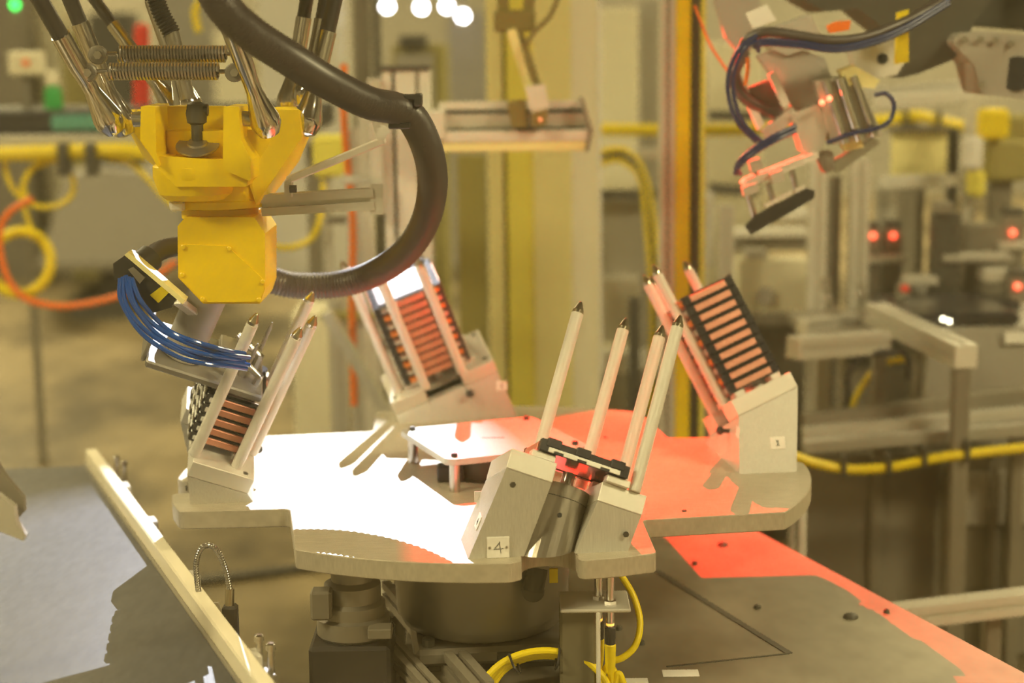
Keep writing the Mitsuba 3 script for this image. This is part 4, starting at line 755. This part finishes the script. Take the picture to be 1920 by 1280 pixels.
# ---------------------------------------------------------------- left background
bt = thing('belt_conveyor', 'dark belt conveyor with a silver beam at the far left behind the robot', 'conveyor')
part(bt, 'belt', slab(-120, 205, 600, 250, 2.6, .5, .01), 'm_black'); part(bt, 'beam', slab(-120, 252, 600, 273, 2.5, .08), 'm_alu'); part(bt, 'support', slabf(-100, 270, -60, 2.6, .1), 'm_mid'); part(bt, 'support', slabf(572, 270, 596, 2.6, .1), 'm_mid')
yp2 = thing('yellow_conduit', 'yellow cable conduit hanging under the belt conveyor at left', 'pipe'); part(yp2, 'pipe', tube(pts([(-120, 292, 2.35), (100, 286, 2.35), (220, 282, 2.35), (275, 288, 2.35)]), .024), 'm_cable')
for x in (116, 168): part(yp2, 'clip', slab(x - 9, 270, x + 9, 330, 2.3, .08), 'm_dark')
single('yellow_cable', tube(pts([(96, 302, 2.40), (60, 318, 2.40), (44, 352, 2.40), (62, 384, 2.40), (104, 386, 2.40), (134, 366, 2.40), (136, 332, 2.40), (112, 304, 2.40), (80, 300, 2.40), (50, 330, 2.40), (42, 370, 2.40), (58, 430, 2.40)]), .0088), 'm_cable', 'loop of yellow cable hanging under the conveyor at the left edge', 'cable')
single('yellow_cable', tube(pts([(200, 296, 2.40), (240, 304, 2.40), (272, 330, 2.40), (304, 366, 2.40), (330, 390, 2.40)]), .009), 'm_cable', 'yellow cable slanting down behind the robot wrist at left', 'cable')
single('yellow_cable', tube(pts([(8, 296, 2.40), (12, 326, 2.40), (22, 350, 2.40), (40, 372, 2.40)]), .008), 'm_cable', 'short yellow cable hanging at the extreme left edge', 'cable')
t_ = np.linspace(0, 2 * math.pi, 48); cc2 = at(38, 492, 2.1)
single('cable_coil', sweep(np.stack([cc2[0] + .094 * np.cos(t_), cc2[1] + .03 * np.sin(t_), cc2[2] + .093 * np.sin(t_)], 1), .017), 'm_cable', 'thick yellow hose coil hanging at the left edge', 'hose')
single('orange_hose', tube(pts([(60, 372, 2.0), (20, 396, 2.0), (0, 430, 2.0), (2, 480, 2.0), (18, 528, 2.0), (50, 560, 2.0), (110, 574, 2.0), (180, 566, 2.0), (240, 548, 2.0), (290, 520, 2.0), (330, 490, 2.0)]), .0105), 'm_orange', 'orange hose sweeping from the left edge behind the robot wrist', 'hose')
gb = thing('grey_hopper', 'grey box shaped hopper on a dark pedestal at left behind the robot', 'hopper')
part(gb, 'body', hull([at(x, y, 7.2) for x, y in ((70, 500), (340, 496), (340, 330), (180, 316), (130, 330))] + [at(x, y, 8.4) for x, y in ((90, 480), (340, 480), (340, 320), (180, 310), (130, 320))]), 'm_grey', smooth=False)
part(gb, 'pedestal', slabf(186, 498, 216, 7.4, .4), 'm_dark'); part(gb, 'foot', slabf(132, 556, 236, 7.3, .6), 'm_dark'); part(gb, 'flange', slab(70, 494, 340, 506, 7.15, 1.0), 'm_mid')
single('red_bottle', cyl(at(266, 205, 3.0), at(266, 45, 3.0), .030, .026, b=.008), 'm_red', 'upright red cylinder behind the robot springs', 'cylinder')
gl = thing('signal_lamp', 'green glowing signal lamp at the top left corner', 'lamp'); part(gl, 'post', slabf(22, 22, 34, 3.6, .05), 'm_mid'); part(gl, 'indicator', trimesh.creation.icosphere(2, .018).apply_translation(at(28, 9, 3.6)), 'm_green', emitter=glow((.02, 1.0, .12), 4.0), label='glowing green lens')
for i, (x0, y0, x1, Y, m_, t, c) in enumerate(((-60, -60, 36, 9.2, 'm_mid', 'dim grey cabinet at the top left corner', 'cabinet'), (38, -60, 110, 9.6, 'm_cream', 'cream cabinet at the top left behind the robot arms', 'cabinet'), (164, 24, 236, 9.0, 'm_dark', 'black cabinet behind the silver robot arms', 'cabinet'), (290, -60, 386, 9.7, 'm_grey', 'grey cabinet behind the middle of the robot arms', 'cabinet'), (400, 60, 470, 9.3, 'm_cream', 'pale cabinet behind the robot springs at right', 'cabinet'), (112, 60, 164, 9.3, 'm_olive', 'olive cabinet left of the black cabinet', 'cabinet'), (480, -60, 640, 9.2, 'm_alu_pale', 'pale cabinet behind the right pair of robot arms', 'cabinet'))):
    single('back_cabinet', slabf(x0, y0, x1, Y, .4), m_, t, c)
kb = thing('control_box', 'pale push button box with an orange button on the left conveyor', 'control box'); part(kb, 'box', slab(14, 96, 76, 142, 2.75, .08, .008), 'm_cream'); part(kb, 'button', cyl(at(48, 118, 2.74), at(48, 118, 2.76), .012, n=16), 'm_orange'); part(kb, 'stand', slab(40, 140, 52, 208, 2.78, .04), 'm_mid')
gv = thing('green_bottle', 'green bottle shaped part with a pale top on the left conveyor', 'bottle'); part(gv, 'body', lathe([(.030, 0), (.032, .01), (.030, .08), (.018, .10)], at(102, 215, 2.75), n=20), 'm_green'); part(gv, 'cap', lathe([(.024, .10), (.026, .115), (.018, .15)], at(102, 215, 2.75), n=20), 'm_cream')
single('teal_tray', slab(95, 216, 190, 244, 2.58, .1, .008), mat('m_teal', (.12, .34, .28), .25) or 'm_teal', 'dim teal tray lying on the left belt conveyor', 'tray')
yc = thing('yellow_cover', 'yellow cover box on a thin post right of the robot body in the background', 'cover'); part(yc, 'box', slab(586, 255, 642, 332, 1.9, .12, .01), 'm_lemon'); part(yc, 'post', slabf(606, 330, 620, 1.94, .03), 'm_alu')
single('yellow_cable', tube(pts([(372, 60, 2.6), (366, 20, 2.6), (384, -10, 2.6), (396, -40, 2.6)]), .012), 'm_cable', 'yellow cable rising behind the middle robot arms', 'cable')
single('yellow_cable', tube(pts([(500, 460, 1.9), (545, 464, 1.9), (584, 446, 1.9), (600, 410, 1.9), (604, 372, 1.93), (610, 326, 1.96)]), .0095), 'm_cable', 'yellow cable curving right of the robot wrist in the background', 'cable')
single('floor_channel', bar(on(300, 1098, -ZT + .01), on(640, 1056, -ZT + .01), .05, .02), 'm_dark', 'dark cable channel on the floor behind the pale rail', 'channel')
for i, (px, py, r) in enumerate(((680, 24, 17), (726, 12, 14), (790, 14, 14), (838, 12, 11), (868, 30, 15))):
    p = at(px, py, 9.0); k = thing('work_light', f'bright white round hall light at the top, {["leftmost", "second from left", "middle", "second from right", "rightmost"][i]} of the row of five', 'lamp')
    part(k, 'bulb', trimesh.creation.icosphere(2, .035).apply_translation(p), 'm_white', emitter=glow((.95, .97, 1.0), 30.0)); part(k, 'cable', cyl(p + A([0, 0, .03]), A([p[0], p[1], 6.0]), .008, n=8), 'm_dark')
